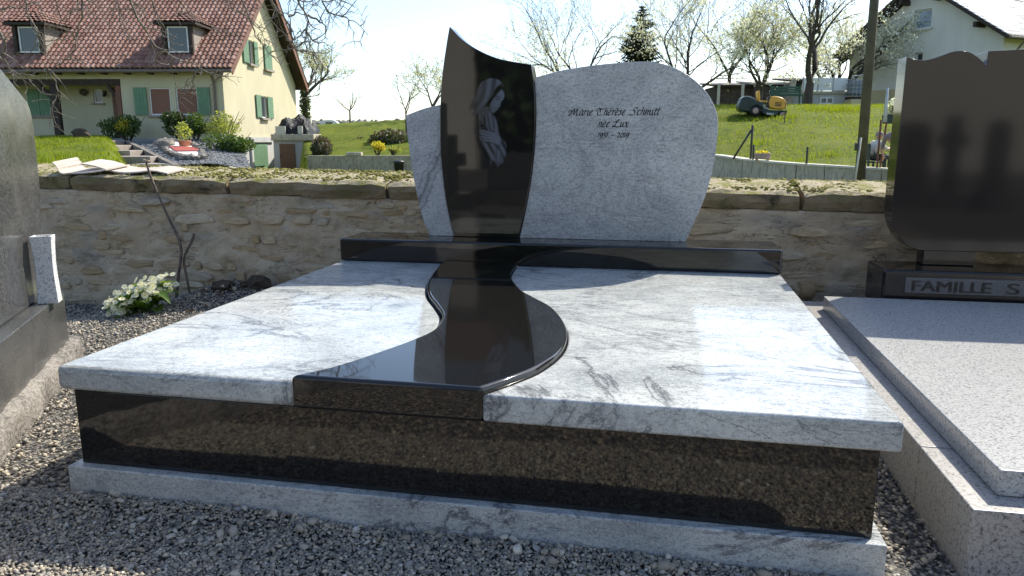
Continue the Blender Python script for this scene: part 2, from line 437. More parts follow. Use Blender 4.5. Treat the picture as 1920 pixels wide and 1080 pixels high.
# gravel sheet of the cemetery, heights follow the soil bank along the wall
def gz(x, y):
    x = np.asarray(x, float); y = np.asarray(y, float)
    b = .085*np.exp(-((x+.85)/.55)**2-((y-2.45)/.45)**2) - .10*sm(-1.0, -1.9, x)*sm(1.2, 2.3, y)
    und = .008*np.sin(3.1*x+.7)*np.sin(2.3*y) + .006*np.sin(7.3*x+4.1*y)
    pile = .030*np.exp(-((x-.55)/.25)**2-((y+.03)/.06)**2) + .022*np.exp(-((x-1.45)/.3)**2-((y+.05)/.08)**2) + .02*np.exp(-((x-.1)/.2)**2-((y+.04)/.06)**2)
    edge = .03*sm(2.0, 2.12, x)*sm(2.6,2.3,y)
    return b + und + pile*sm(-.2, -.02, y)*(y < .1) + edge*0
def gravel_sheet():
    xs = np.concatenate([np.linspace(-30, -3, 10), np.arange(-2.8, 4.2, .06), np.linspace(4.4, 30, 10)])
    ys = np.concatenate([np.linspace(-45, -4, 14), np.arange(-3.8, 2.62, .06)])
    X, Y = np.meshgrid(xs, ys, indexing='ij'); Z = gz(X, Y)-.004
    V = np.stack([X, Y, Z], -1).reshape(-1, 3); nr, nc = X.shape
    i = np.arange(nr-1)[:, None]*nc + np.arange(nc-1)[None, :]
    F = np.stack([i, i+nc, i+nc+1, i+1], -1).reshape(-1, 4)
    me = bpy.data.meshes.new('gravel_ground'); me.from_pydata(V.tolist(), [], F.tolist()); me.update()
    return tag(obj('gravel_ground', me, M['gravelbed'], None, True), kind='structure')
gravel_sheet()

LP0 = np.array([-.931, 1.051]); LD = np.array([-.504, .864]); LN = np.array([.864, .504])
def in_footprint(x, y):
    a = (x > .0) & (x < 2.0) & (y > -.005) & (y < 2.1)
    b = (x > 2.17) & (y > .05)
    n = (x-LP0[0])*LN[0]+(y-LP0[1])*LN[1]; s = (x-LP0[0])*LD[0]+(y-LP0[1])*LD[1]
    c = (n < .0) & (s < .06)
    return a | b | c | (y > 2.44)
def stones(name, n, x0, x1, y0, y1, rmin, rmax, base, jit, pal, lift=.35):
    x = nrg.uniform(x0, x1, n); y = nrg.uniform(y0, y1, n)
    keep = ~in_footprint(x, y); x, y = x[keep], y[keep]; n = len(x)
    r = rmin + (rmax-rmin)*nrg.beta(1.4, 3.2, n)
    V0 = np.array(base.v); F0 = np.array(base.f); m = len(V0)
    A = nrg.normal(size=(n, 3, 3)); Q = np.linalg.qr(A)[0]
    sc = r[:, None]*nrg.uniform(.45, 1.3, (n, 3)); 
    P = V0[None]*sc[:, None, :]*(1+nrg.uniform(-jit, jit, (n, m, 1)))
    P = np.einsum('nij,nmj->nmi', Q, P); P[:, :, 2] *= .7
    P[:, :, 0] += x[:, None]; P[:, :, 1] += y[:, None]; P[:, :, 2] += (gz(x, y)+r*lift+nrg.uniform(-.2,.55,n)*r)[:, None]
    F = (F0[None]+(np.arange(n)*m)[:, None, None]).reshape(-1, 3)
    me = bpy.data.meshes.new(name); me.vertices.add(n*m); me.vertices.foreach_set('co', P.reshape(-1).astype(np.float32))
    nf = len(F); me.loops.add(nf*3); me.loops.foreach_set('vertex_index', F.reshape(-1).astype(np.int32))
    me.polygons.add(nf); me.polygons.foreach_set('loop_start', (np.arange(nf)*3).astype(np.int32)); me.polygons.foreach_set('loop_total', np.full(nf, 3, np.int32))
    me.update(calc_edges=True)
    pal = np.array(pal); ci = nrg.integers(0, len(pal), n); c = pal[ci]*nrg.uniform(.8, 1.45, (n, 1))
    attr_color(me, np.repeat(c, m, 0))
    return me
def ico(): 
    bm = bmesh.new(); bmesh.ops.create_icosphere(bm, subdivisions=1, radius=1); m = MB(); m.v = [tuple(v.co) for v in bm.verts]; bm.verts.index_update(); m.f = [tuple(v.index for v in f.verts) for f in bm.faces]; bm.free(); return m
ICO = ico(); OCT = MB(); OCT.v = [(1,0,0),(-1,0,0),(0,1,0),(0,-1,0),(0,0,1),(0,0,-1)]; OCT.f = [(0,2,4),(2,1,4),(1,3,4),(3,0,4),(2,0,5),(1,2,5),(3,1,5),(0,3,5)]
SLATE = [(.17,.155,.135),(.25,.225,.185),(.33,.285,.22),(.20,.185,.16),(.43,.36,.26),(.50,.42,.30),(.29,.265,.225),(.38,.32,.235),(.11,.105,.10),(.13,.13,.13)]
PATH = [(.36,.29,.215),(.26,.215,.17),(.46,.37,.26),(.19,.165,.14),(.31,.245,.175),(.22,.20,.18)]
BEIGE = [(.42,.36,.28),(.36,.31,.25),(.48,.44,.37),(.33,.27,.20),(.28,.27,.26)]
tag(obj('gravel', stones('gravel', 60000, -.75, 2.25, -.55, .02, .0024, .0082, ICO, .45, SLATE+BEIGE[2:4]), M['gravel']), 'small grey crushed gravel in front of the white and black grave', 'gravel', kind='stuff')
tag(obj('gravel', stones('gravel', 50000, -2.3, 2.2, .0, 2.44, .003, .010, ICO, .45, SLATE+BEIGE[:2]), M['gravel']), 'grey and tan gravel between the graves and the stone wall', 'gravel', kind='stuff')
tag(obj('gravel', stones('gravel', 80000, -2.2, 4.0, -3.2, -.5, .004, .012, OCT, .3, PATH), M['gravel']), 'loose gravel of the path in front of the graves', 'gravel', kind='stuff')
tag(obj('pebbles', stones('pebbles', 150, -.1, 2.1, -.16, -.012, .006, .019, ICO, .5, BEIGE+[(.55,.50,.42)], .5), M['gravel']), 'pale angular stones gathered along the foot of the white base', 'pebbles', kind='stuff')
tag(obj('pebbles', stones('pebbles', 900, -1.9, 2.2, -.55, 2.40, .006, .016, ICO, .5, BEIGE+[(.52,.50,.46)], .45), M['gravel']), 'larger pale beige pebbles scattered over the grey gravel', 'pebbles', kind='stuff')

# ================================================================== BOUNDARY WALL
def coping_top(x): return .357 + .346 - .0135*(x+1.45)
WY = 2.45
wall = thing('boundary_wall', 'old rubble stone cemetery wall with mossy coping behind the graves', 'wall', (0, WY, 0))
def vnoise(x, z, seed=0):
    def hsh(i, j): 
        n = np.sin(i*127.1+j*311.7+seed*74.7)*43758.5453; return n-np.floor(n)
    xi, zi = np.floor(x), np.floor(z); fx, fz = x-xi, z-zi; fx = fx*fx*(3-2*fx); fz = fz*fz*(3-2*fz)
    return (hsh(xi,zi)*(1-fx)+hsh(xi+1,zi)*fx)*(1-fz)+(hsh(xi,zi+1)*(1-fx)+hsh(xi+1,zi+1)*fx)*fz
def wall_core():
    xs = np.concatenate([np.arange(-9, -3, .2), np.arange(-3, 3.2, .016), np.arange(3.2, 9.01, .2)]); nz = 56
    X, T = np.meshgrid(xs, np.linspace(0, 1, nz), indexing='ij')
    Z = -.35+(coping_top(X)-.088+.35)*T
    h = sum(a*(vnoise(X*f, Z*f*1.6, s)-.5) for a, f, s in ((.030,5,1),(.020,11,2),(.013,24,3),(.008,55,4)))
    m = MB(); m.v = np.stack([X, h, Z], -1).reshape(-1, 3).tolist(); nx = len(xs); n = len(m.v)
    for i in range(nx-1):
        for j in range(nz-1):
            a = i*nz+j; m.f.append((a, a+nz, a+nz+1, a+1))
    for x in (xs[0], xs[-1]):
        top = coping_top(x)-.088; m.v += [(x, .5, -.35), (x, .5, top)]
    b = n
    m.f += [(b, b+1, b+3, b+2), (0, nz-1, b+1, b), (n-nz, b+2, b+3, n-1)]
    m.f.append(tuple([nz-1+i*nz for i in range(nx)]+[b+3, b+1]))
    return m.build('mortar_core', M['mortar'], wall, True)
wall_core()
def rubble_stone(w, h, r):
    m = MB(); k = 9; dep = r.uniform(.006, .019)
    ang = [2*math.pi*(i+r.uniform(-.25,.25))/k for i in range(k)]
    rim = []
    for a in ang:
        p = r.uniform(2.6, 5.5); ca, sa = math.cos(a), math.sin(a)
        rr = (abs(ca)**p+abs(sa)**p)**(-1/p)*r.uniform(.78, 1.06); rim.append((ca*rr*w/2, sa*rr*h/2))
    for sc, y in ((1.0, .02), (.95, -dep*.7), (.80, -dep), (.40, -dep*1.05)):
        for x, z in rim: m.v.append((x*sc, y+r.uniform(-.0025,.0025), z*sc))
    m.v.append((0, -dep*r.uniform(.9,1.1), 0))
    for q in range(3):
        for i in range(k):
            j = (i+1) % k; m.f.append((q*k+i, q*k+j, (q+1)*k+j, (q+1)*k+i))
    for i in range(k): m.f.append((3*k+i, 3*k+(i+1) % k, 4*k))
    return m
def wall_stones():
    cnt = 0; z = -.14; rest = MB(); row = 0
    while z < .66:
        h = rng.uniform(.032, .072); x = -4.2+rng.uniform(0,.1)
        while x < 4.8:
            w = rng.uniform(.06, .27)*(1.25 if row % 3 == 1 else 1)
            top = coping_top(x)-.094
            hh = h*rng.uniform(.8, 1.05)
            if z+hh < top and rng.random() < .93:
                m = rubble_stone(w*rng.uniform(.86,.97), hh, rng); cx, cz = x+w/2, z+h/2+rng.uniform(-.006,.006)
                yy = rng.uniform(-.004, .026)
                vis = (-2.5 < cx < .62) or (1.55 < cx < 2.75)
                if vis and cnt < 300:
                    o = m.build('stone', M['rubble'], wall, False); o.location = (cx, yy, cz); o.rotation_euler = (0, rng.uniform(-.08,.08), 0); cnt += 1
                else:
                    rest.add(m, Matrix.Translation((cx, yy, cz)))
            x += w
        z += h*rng.uniform(.98, 1.12); row += 1
    tag(rest.build('stones', M['rubble'], wall, True), kind='stuff')
    # round pale boulder set low in the wall beside the grave
    b = MB().blob((0,0,0), (.042,.04,.055), rng, .06, 2).build('stone', M['rubble'], wall, True); b.location = (2.24, -.005, .16)
wall_stones()
def coping_stones():
    joints = [-9, -6.4, -4.3, -3.05, -2.25, -1.05, -.985, -.05, .95, 1.62, 2.22, 2.9, 3.9, 5, 6.6, 9]
    joints = [-9, -6.4, -4.3, -3.0, -2.1, -1.02, -.03, .93, 1.62, 2.18, 2.92, 3.9, 5, 6.6, 9]
    for a, b in zip(joints[:-1], joints[1:]):
        L = b-a-.022; n = max(4, int(L/.07)); m = MB()
        pr = [(-.012,-.085),(-.024,-.045),(-.020,-.008),(.01,.008),(.16,.028),(.34,.045),(.52,.03),(.54,-.085)]
        k = len(pr); w = rng.uniform(-.008, .008)
        for i in range(n+1):
            x = a+.011+L*i/n; t = coping_top(x)+w*.5
            e = .012 if i in (0, n) else 0
            for q, (y, dz) in enumerate(pr):
                m.v.append((x+rng.uniform(-.004,.004), y+rng.uniform(-.007,.007)+(e if q < 4 else 0)+w, t+dz+rng.uniform(-.006,.006)-(e if q in (2,3,4) else 0)))
        for i in range(n):
            for q in range(k):
                q2 = (q+1) % k; m.f.append((i*k+q, (i+1)*k+q, (i+1)*k+q2, i*k+q2))
        m.f.append(tuple(range(k))); m.f.append(tuple(n*k+q for q in range(k))[::-1])
        m.build('coping_stone', M['coping'], wall, False)
    mo = MB()
    for i in range(4200):
        x = rng.uniform(-3, 3.4); y = rng.uniform(.02, .5); z = coping_top(x) + .01+.035*min(1,y/.34)
        mo.blob((x, y, z), (rng.uniform(.004,.016), rng.uniform(.004,.016), rng.uniform(.003,.009)), rng, .35, 0)
    k = N('moss', .95, .1)
    k.col(k.ramp(k.noise(9, 5), [(.3, (.12,.12,.025)), (.5, (.26,.24,.07)), (.7, (.40,.35,.20))])); k.bump(k.noise(160, 4), .8, .01)
    tag(mo.build('moss', k.m, wall, True, recalc=False), kind='stuff')
coping_stones()

# ================================================================== THE WHITE AND BLACK GRAVE
Z0, Z1, Z2, ZT, ZP = 0.0, .0903, .2911, .357, .4628     # ground, base top, slab underside, slab top, plinth top
grave = thing('double_grave', 'wide grave with white veined slabs, black curved inlay and black sides', 'grave', (0,0,0))
MB().box(.012, 1.988, -.012, 2.03, -.12, Z1).build('base', M['white'], grave, bevel=.004)
MB().box(.037, 1.963, .013, 2.0, Z1+.0005, Z2-.0005).build('side_panel', M['blackpanel'], grave, bevel=.003)
SL = [(.512,1.76),(.516,1.70),(.549,1.473),(.608,1.195),(.675,.994),(.758,.825),(.823,.676),(.853,.504),(.832,.374),(.777,.214),(.72,.082),(.655,-.005)]
SR = [(.855,1.76),(.858,1.69),(.891,1.426),(.987,1.143),(1.061,1.008),(1.146,.865),(1.211,.684),(1.248,.505),(1.251,.34),(1.22,.187),(1.173,.086),(1.119,-.005)]
cl = crom(SL, 5); cr = crom(SR, 5)
g = .0012
left = [(0,1.80),(0,0)] + [(x-g, max(y,0)) for x, y in cl[::-1]] + [(.512-g, 1.80)]
right = [(2.0,0),(2.0,1.80),(.855+g,1.80)] + [(x+g, max(y,0)) for x, y in cr]
MB().prism(left, Z2, ZT, 'z').build('slab', M['white'], grave, bevel=.016, seg=4)
MB().prism(right, Z2, ZT, 'z').build('slab', M['white'], grave, bevel=.016, seg=4)
inl = cl[::-1] + [(.512,1.727),(.855,1.727)] + cr
inl = [(x, min(y, 1.727)) for x, y in cl[::-1] if y < 1.72] + [(.5135,1.727),(.857,1.727)] + [(x, y) for x, y in cr if y < 1.68]
MB().prism(inl, Z2+.0005, ZT+.017, 'z').build('curved_inlay', M['black'], grave, bevel=.011, seg=3)
tag(grave.children[-1], 'raised black S shaped inlay between the white slabs')
MB().box(-.002, 2.002, 1.728, 2.02, ZT+.0006, ZP).build('back_plinth', M['black'], grave, bevel=.010, seg=3)

# headstone: three panels
hs = thing('headstone', 'three panel headstone with black curved centre and two grey wings', 'headstone', (0, 1.915, ZP))
def panel(pts_parts, name, mat, y0, y1, bev):
    poly = []
    for P, smooth in pts_parts:
        q = crom(P, 5) if smooth else P
        poly += q if not poly or poly[-1] != q[0] else q[1:]
    poly = [(x, z-.1058) for x, z in poly]
    poly2 = []
    for p in poly:
        if not poly2 or abs(p[0]-poly2[-1][0])+abs(p[1]-poly2[-1][1]) > 1e-4: poly2.append(p)
    return MB().prism(poly2, y0, y1, 'y').build(name, mat, hs, bevel=bev, seg=2)
B0 = .1058
CL = [(.512,B0),(.477,.267),(.456,.47),(.454,.668),(.465,.838),(.488,.981),(.507,1.075)]
CT = [(.507,1.075),(.57,1.014),(.646,.966),(.746,.926),(.889,.899)]
CR = [(.889,.899),(.903,.808),(.909,.666),(.898,.472),(.873,.299),(.831,B0)]
panel([(CL, True), (CT, True), (CR, True)], 'centre_panel', M['black'], -.012, .085, .004)
centre = hs.children[-1]
lw = [(x-.0015, z) for x, z in CL[:4]] + [(.4535,.727)]
panel([([(.385,B0),(.346,.213),(.31,.392),(.288,.569),(.28,.679)], True), ([(.28,.679),(.371,.71),(.4535,.727)], True), (crom(lw,5)[::-1], False)], 'wing_panel', M['veinwing'], 0, .082, .003)
rw = [(.9065,.843)] + [(x+.0015, z) for x, z in CR[1:]]
RT = [(.9065,.843),(1.041,.874),(1.232,.896),(1.419,.900),(1.535,.868),(1.629,.806),(1.69,.731),(1.721,.639),(1.714,.478),(1.681,.312),(1.604,B0)]
panel([(RT, True), (crom(rw,5)[::-1], False)], 'wing_panel', M['whitewing'], 0, .082, .003)
wing = hs.children[-1]
tag(wing, 'larger right wing carrying the inscription')

# ---- broad-nib lettering
GL = {
 'M': (1.15, [[(-.28,.42),(-.36,.56),(-.2,.72),(.02,.62),(.06,.35),(-.12,.06),(-.30,.02),(-.26,.16),(.0,.3),(.22,.62),(.36,.98)],[(.36,.98),(.38,.5),(.40,.06)],[(.40,.06),(.60,.55),(.80,.95)],[(.80,.95),(.78,.5),(.80,.1),(.90,.0),(1.0,.08)]]),
 'T': (.92, [[(-.12,.62),(-.1,.86),(.15,.96),(.45,.86),(.75,.84),(1.0,.98)],[(.5,.86),(.22,.74),(.08,.42),(.16,.1),(.42,.0),(.66,.14)],[(.46,.84),(.4,.6),(.46,.4)]]),
 'S': (.95, [[(.92,.82),(.80,.97),(.58,.98),(.44,.82),(.50,.62),(.66,.44),(.68,.20),(.50,.02),(.24,.0),(.06,.10),(-.10,.0)]]),
 'L': (.86, [[(-.05,.5),(.1,.72),(.42,.70),(.62,.86),(.52,1.0),(.36,.86),(.28,.4),(.12,.06),(-.08,.02),(-.1,.14),(.1,.16),(.4,.02),(.7,.0),(.92,.12)]]),
 'a': (.52, [[(.44,.60),(.24,.68),(.06,.44),(.04,.12),(.16,.0),(.34,.2),(.45,.62)],[(.45,.64),(.40,.2),(.46,.02),(.56,.08)]]),
 'r': (.40, [[(.02,.56),(.14,.66),(.12,.3),(.08,.0)],[(.12,.42),(.26,.64),(.42,.62)]]),
 'i': (.28, [[(.02,.54),(.14,.66),(.10,.2),(.16,.02),(.28,.1)]]),
 'e': (.46, [[(.06,.30),(.30,.42),(.36,.58),(.24,.68),(.08,.48),(.04,.16),(.18,.0),(.42,.14)]]),
 'h': (.52, [[(.20,1.02),(.12,.6),(.04,.0)],[(.08,.36),(.26,.62),(.40,.60),(.38,.2),(.42,.02),(.54,.08)]]),
 's': (.40, [[(.36,.60),(.22,.68),(.10,.54),(.28,.32),(.26,.08),(.08,.0),(.0,.1)]]),
 'c': (.44, [[(.38,.58),(.24,.68),(.07,.46),(.05,.14),(.20,.0),(.42,.14)]]),
 'm': (.82, [[(.02,.54),(.12,.66),(.10,.3),(.04,.0)],[(.08,.34),(.24,.62),(.38,.62),(.36,.3),(.30,.0)],[(.36,.34),(.52,.62),(.66,.62),(.64,.2),(.70,.02),(.82,.1)]]),
 'n': (.56, [[(.02,.54),(.12,.66),(.10,.3),(.04,.0)],[(.08,.34),(.26,.62),(.42,.62),(.40,.2),(.46,.02),(.56,.1)]]),
 't': (.34, [[(.22,.95),(.14,.5),(.10,.12),(.20,.0),(.34,.1)],[(.0,.66),(.34,.68)]]),
 'u': (.54, [[(.02,.54),(.12,.66),(.08,.22),(.16,.0),(.32,.16),(.44,.66)],[(.44,.66),(.40,.2),(.46,.02),(.56,.08)]]),
 'x': (.62, [[(.0,.58),(.14,.67),(.30,.34),(.46,.0),(.62,.08)],[(.60,.66),(.44,.54),(.16,.12),(.0,.0)]]),
 '1': (.34, [[(.02,.52),(.18,.66),(.15,.3),(.10,.0)]]),
 '9': (.48, [[(.42,.54),(.24,.66),(.06,.46),(.10,.20),(.28,.22),(.42,.56)],[(.43,.60),(.36,.1),(.20,-.2),(.0,-.26)]]),
 '5': (.44, [[(.42,.66),(.16,.62),(.10,.36)],[(.10,.36),(.30,.36),(.36,.12),(.22,-.18),(.0,-.24)]]),
 '2': (.52, [[(.04,.50),(.16,.66),(.36,.60),(.32,.36),(.02,.02)],[(.02,.03),(.26,.06),(.52,.0)]]),
 '0': (.52, [[(.28,.66),(.08,.46),(.08,.12),(.26,.0),(.44,.2),(.46,.5),(.28,.66)]]),
 '-': (.40, [[(.04,.30),(.32,.30)]]), ' ': (.46, []), '.': (.2, [[(.05,.02),(.09,.04)]]),
}
ACUTE = [(.18,.80),(.30,.98)]; GRAVE_ = [(.08,.98),(.22,.80)]
def script_line(text, x0, x1, zb, xh, name):
    m = MB(); pen = 0; strokes = []
    cap = xh/.66
    for ch in text:
        b = {'é':'e','è':'e'}.get(ch, ch); w, st = GL[b]; st = list(st)
        if ch == 'é': st.append(ACUTE)
        if ch == 'è': st.append(GRAVE_)
        for s in st: strokes.append([(pen+x+.24*y, y) for x, y in s])
        pen += w+.06
    X = [p[0] for s in strokes for p in s]; k = (x1-x0)/(max(X)-min(X)); xo = min(X)
    nib = np.array([.062, .052])
    for s in strokes:
        P = np.array(crom(s, 6)); Q = np.stack([x0+(P[:,0]-xo)*k, zb+P[:,1]*cap], 1)
        T = np.gradient(Q, axis=0); T /= np.linalg.norm(T, axis=1, keepdims=True)+1e-9
        Nn = np.stack([-T[:,1], T[:,0]], 1)*.0009
        off = np.array([nib[0]*cap, nib[1]*cap])[None]
        sg = np.sign((off*Nn).sum(1, keepdims=True)); sg[sg == 0] = 1
        off = off*.66 + Nn*sg
        n = len(m.v); K = len(Q)
        for i in range(K):
            a, b = Q[i]-off[i], Q[i]+off[i]
            m.v += [(a[0], -.0002, a[1]), (b[0], -.0002, b[1]), (a[0], -.0011, a[1]), (b[0], -.0011, b[1])]
        for i in range(K-1):
            j = n+4*i
            m.f += [(j+2, j+3, j+7, j+6), (j, j+2, j+6, j+4), (j+1, j+5, j+7, j+3)]
    return m.build(name, M['lettering'], wing, recalc=False)
zoff = -.1058
script_line('Marie Thérèse Schmitt', 1.060, 1.470, .672+zoff, .0215, 'inscription_line')
script_line('née Lux', 1.196, 1.335, .620+zoff, .0215, 'inscription_line')
script_line('1951 - 2019', 1.196, 1.336, .5745+zoff, .0195, 'inscription_line')

# ---- etched figure of a veiled praying woman (flat laser etching in the black panel)
def etching():
    H, W = 330, 200                                   # grid over the measured patch, 3.24 px of the patch each
    Y, X = np.mgrid[0:H, 0:W]; X = X*648/W; Y = Y*1080/H
    def poly(P, soft=6):
        P = crom(P, 5, True); P = np.array(P); x, y = X.ravel(), Y.ravel(); inside = np.zeros(len(x), bool); dmin = np.full(len(x), 1e9)
        for i in range(len(P)):
            a, b = P[i], P[(i+1) % len(P)]
            c = ((a[1] > y) != (b[1] > y)) & (x < (b[0]-a[0])*(y-a[1])/(b[1]-a[1]+1e-9)+a[0]); inside ^= c
            ab = b-a; t = np.clip(((x-a[0])*ab[0]+(y-a[1])*ab[1])/(ab@ab+1e-9), 0, 1)
            dmin = np.minimum(dmin, np.hypot(x-a[0]-t*ab[0], y-a[1]-t*ab[1]))
        sd = np.where(inside, dmin, -dmin).reshape(H, W)
        return np.clip(sd/soft*.5+.5, 0, 1)
    def line(P, w):
        P = np.array(crom(P, 6)); d = np.full(X.shape, 1e9)
        for a, b in zip(P[:-1], P[1:]):
            ab = b-a; t = np.clip(((X-a[0])*ab[0]+(Y-a[1])*ab[1])/(ab@ab+1e-9), 0, 1)
            d = np.minimum(d, np.hypot(X-a[0]-t*ab[0], Y-a[1]-t*ab[1]))
        return np.clip(1-d/w, 0, 1)
    I = np.zeros((H, W))
    def over(m, v): 
        nonlocal I; I = I*(1-m)+v*m
    veil = poly([(300,143),(385,147),(445,180),(468,225),(430,205),(385,240),(360,300),(330,330),(290,380),(235,450),(165,505),(100,512),(95,440),(130,330),(190,230),(235,172)], 10)
    st = .5+.5*np.sin((X*.83+Y*.42)/13+1.8*np.sin(Y/70))
    over(veil, .20+.55*st*np.clip((X-60)/300, .35, 1))
    robe = poly([(205,470),(290,465),(350,500),(395,570),(420,660),(440,730),(485,790),(492,870),(465,960),(440,1000),(400,1028),(372,980),(345,960),(320,1000),(295,900),(250,830),(210,780),(150,690),(110,560),(150,510)], 12)
    fold = .5+.5*np.sin((X*.95-Y*.32)/12+2.2*np.sin(Y/95))
    over(robe, .10+.58*fold*np.clip((X-90)/240, .2, 1))
    over(poly([(285,480),(330,480),(370,540),(385,620),(330,660),(300,600)], 14), .45+.2*np.sin(X/7-Y/40))
    over(poly([(215,545),(250,600),(300,640),(300,720),(230,700),(205,640)], 16), .10)
    over(poly([(270,420),(330,430),(345,478),(300,470),(240,520),(205,500),(225,450)], 10), .28)       # neck in shade
    over(poly([(385,235),(430,208),(468,228),(482,275),(462,290),(440,255),(395,290),(372,330),(355,320),(362,270)], 8), .07)  # hair
    face = poly([(440,252),(470,285),(472,325),(458,352),(440,372),(430,412),(412,428),(402,450),(382,462),(358,482),(325,452),(318,400),(345,350),(372,322),(398,290)], 7)
    over(face, .60+.26*np.clip((X-340)/110, 0, 1)-.10*np.clip((Y-400)/80, 0, 1))
    over(line([(372,322),(400,318),(432,330)], 9), .2); over(line([(385,345),(402,348),(420,342)], 10), .12)
    over(line([(432,360),(426,395),(412,405)], 6), .33); over(line([(366,436),(385,440),(398,436)], 6), .2)
    hand = poly([(205,690),(215,650),(300,668),(370,680),(420,710),(440,760),(420,812),(360,790),(300,770),(240,765),(215,745)], 10)
    over(hand, .62+.16*np.clip((X-230)/180, 0, 1))
    for q in ([(205,690),(250,770),(330,782),(420,815)], [(418,705),(440,760),(422,812)], [(350,500),(395,570),(425,670)], [(285,480),(300,600),(330,662)], [(440,252),(398,290),(345,350),(318,400),(325,452)]): over(line(q, 9)*.8, .05)
    for q in ([(208,672),(260,680),(310,700)], [(212,705),(260,712),(305,722)], [(225,738),(270,742),(310,748)]): over(line(q, 6), .16)
    over(poly([(375,850),(420,860),(450,920),(430,1000),(402,1022),(378,970),(365,910)], 14), .50+.16*np.sin(X/9))
    over(line([(285,870),(318,890),(328,960),(322,1000)], 7)*.8, .5)
    fade = np.clip((X-80)/200, .25, 1)*np.clip((1050-Y)/90, 0, 1)
    I *= fade*(.86+.14*np.sin(Y/2.6+X*.25)); I += nrg.normal(0, .035, I.shape)*(I > .05)
    # position on the panel: patch 860..980 x 120..320 px seen on the plane of the headstone
    x0, x1, zt, zb_ = .555, .840, .905, .417
    xs = x0+(x1-x0)*np.arange(W)/(W-1); zs = zt+(zb_-zt)*np.arange(H)/(H-1)
    idx = -np.ones((H, W), int); keep = I > .045
    quads = keep[:-1,:-1] & keep[1:,:-1] & keep[:-1,1:] & keep[1:,1:]
    used = np.zeros((H, W), bool)
    for a, b in ((0,0),(1,0),(0,1),(1,1)): used[a:H-1+a, b:W-1+b] |= quads
    idx[used] = np.arange(used.sum()); yy, xx = np.where(used)
    V = np.stack([xs[xx], np.full(len(xx), -.0124), zs[yy]+zoff], 1)
    qy, qx = np.where(quads)
    F = np.stack([idx[qy,qx], idx[qy+1,qx], idx[qy+1,qx+1], idx[qy,qx+1]], 1)
    me = bpy.data.meshes.new('etched_figure'); me.from_pydata(V.tolist(), [], F.tolist()); me.update()
    c = np.repeat(np.clip(I[used], 0, 1)[:, None], 3, 1); attr_color(me, c)
    k = N('laser_etching', .12, .5)
    k.col(k.mix(k.attr(), (.010,.0095,.009), (.165,.185,.225)))
    o = obj('etched_figure', me, k.m, centre); tag(o, 'pale etched bust of a veiled woman with folded hands')
etching()

# ================================================================== RIGHT GRAVE
KR = .003
rg = thing('granite_grave', 'low grey speckled granite grave with raised slab at the right', 'grave', (2.157, .038, 0), KR)
# kerb: left rail, front rail, jointed at the corner
MB().box(0, .30, .335, 2.10, -.1, .165).build('kerb_stone', M['pinkgrey'], rg, bevel=.004)
MB().box(0, 2.3, 0, .332, -.1, .165).build('kerb_stone', M['pinkgrey'], rg, bevel=.004)
MB().box(.3015, 2.3, .3335, 2.10, -.1, .150).build('kerb_bed', M['grey'], rg)
MB().box(.074, 1.12, .075, 1.93, .1655, .2255).build('slab', M['grey'], rg, bevel=.004)
MB().box(1.124, 2.2, .075, 1.93, .1655, .2255).build('slab', M['grey'], rg, bevel=.004)
MB().box(.325, 2.0, 1.965, 2.25, .1656, .349).build('back_plinth', M['brownblack'], rg, bevel=.014, seg=3)
pl = MB().box(.418, 1.75, 1.961, 1.967, .248, .318).build('name_plate', M['plate'], rg, bevel=.001, seg=1)
def text_mesh(body, size, name, parent, mat, loc, extrude=.0012, off=0, width=None):
    cu = bpy.data.curves.new(name, 'FONT'); cu.body = body; cu.size = size; cu.extrude = extrude; cu.offset = off
    tmp = bpy.data.objects.new('tmp', cu); C.objects.link(tmp)
    dg = bpy.context.evaluated_depsgraph_get(); me = bpy.data.meshes.new_from_object(tmp.evaluated_get(dg))
    C.objects.unlink(tmp); bpy.data.objects.remove(tmp)
    xs = [v.co.x for v in me.vertices]; k = (width/(max(xs)-min(xs))) if width else 1; x0 = min(xs)
    for v in me.vertices: v.co = Vector((loc[0]+(v.co.x-x0)*k, loc[1]-v.co.z, loc[2]+v.co.y))
    me.name = name; return obj(name, me, mat, parent)
M['plateink'] = simple('plate_lettering', (.022,.02,.02), None, rough=.3)
text_mesh('FAMILLE', .068, 'lettering', pl, M['plateink'], (.445, 1.9605, .258), off=0, width=.318)
for q_ in (.0022, .0044): text_mesh('FAMILLE', .068, 'lettering', pl, M['plateink'], (.445+q_, 1.9605-q_*.1, .258), off=0, width=.318)
text_mesh('S', .068, 'lettering', pl, M['plateink'], (.828, 1.9605, .258), off=0, width=.048); text_mesh('S', .068, 'lettering', pl, M['plateink'], (.8305, 1.9602, .258), off=0, width=.048)
rh = thing('headstone', 'dark polished headstone with wavy top edge above the FAMILLE plate', 'headstone', (0, 2.14, .349), 0)
ZB = .349
MB().box(2.685, 2.905, .035, .13, .0006, .108).build('stem', M['brownblack'], rh, bevel=.004)
MB().box(3.45, 3.67, .035, .13, .0006, .108).build('stem', M['brownblack'], rh, bevel=.004)
z_ = lambda z: z+.357-ZB
P1 = crom([(2.66,z_(.063)),(2.60,z_(.085)),(2.55,z_(.15)),(2.525,z_(.24)),(2.523,z_(.5)),(2.523,z_(.921))], 4)
P2 = crom([(2.523,z_(.921)),(2.555,z_(.909)),(2.60,z_(.904)),(2.65,z_(.916)),(2.70,z_(.935)),(2.74,z_(.940)),(2.78,z_(.930)),(2.815,z_(.905)),(2.840,z_(.880))], 5)
P3 = [(2.846,z_(.880)),(2.846,z_(.936)),(3.1,z_(.944)),(3.4,z_(.93)),(3.7,z_(.90)),(3.82,z_(.85)),(3.84,z_(.24)),(3.80,z_(.12)),(3.70,z_(.066))]
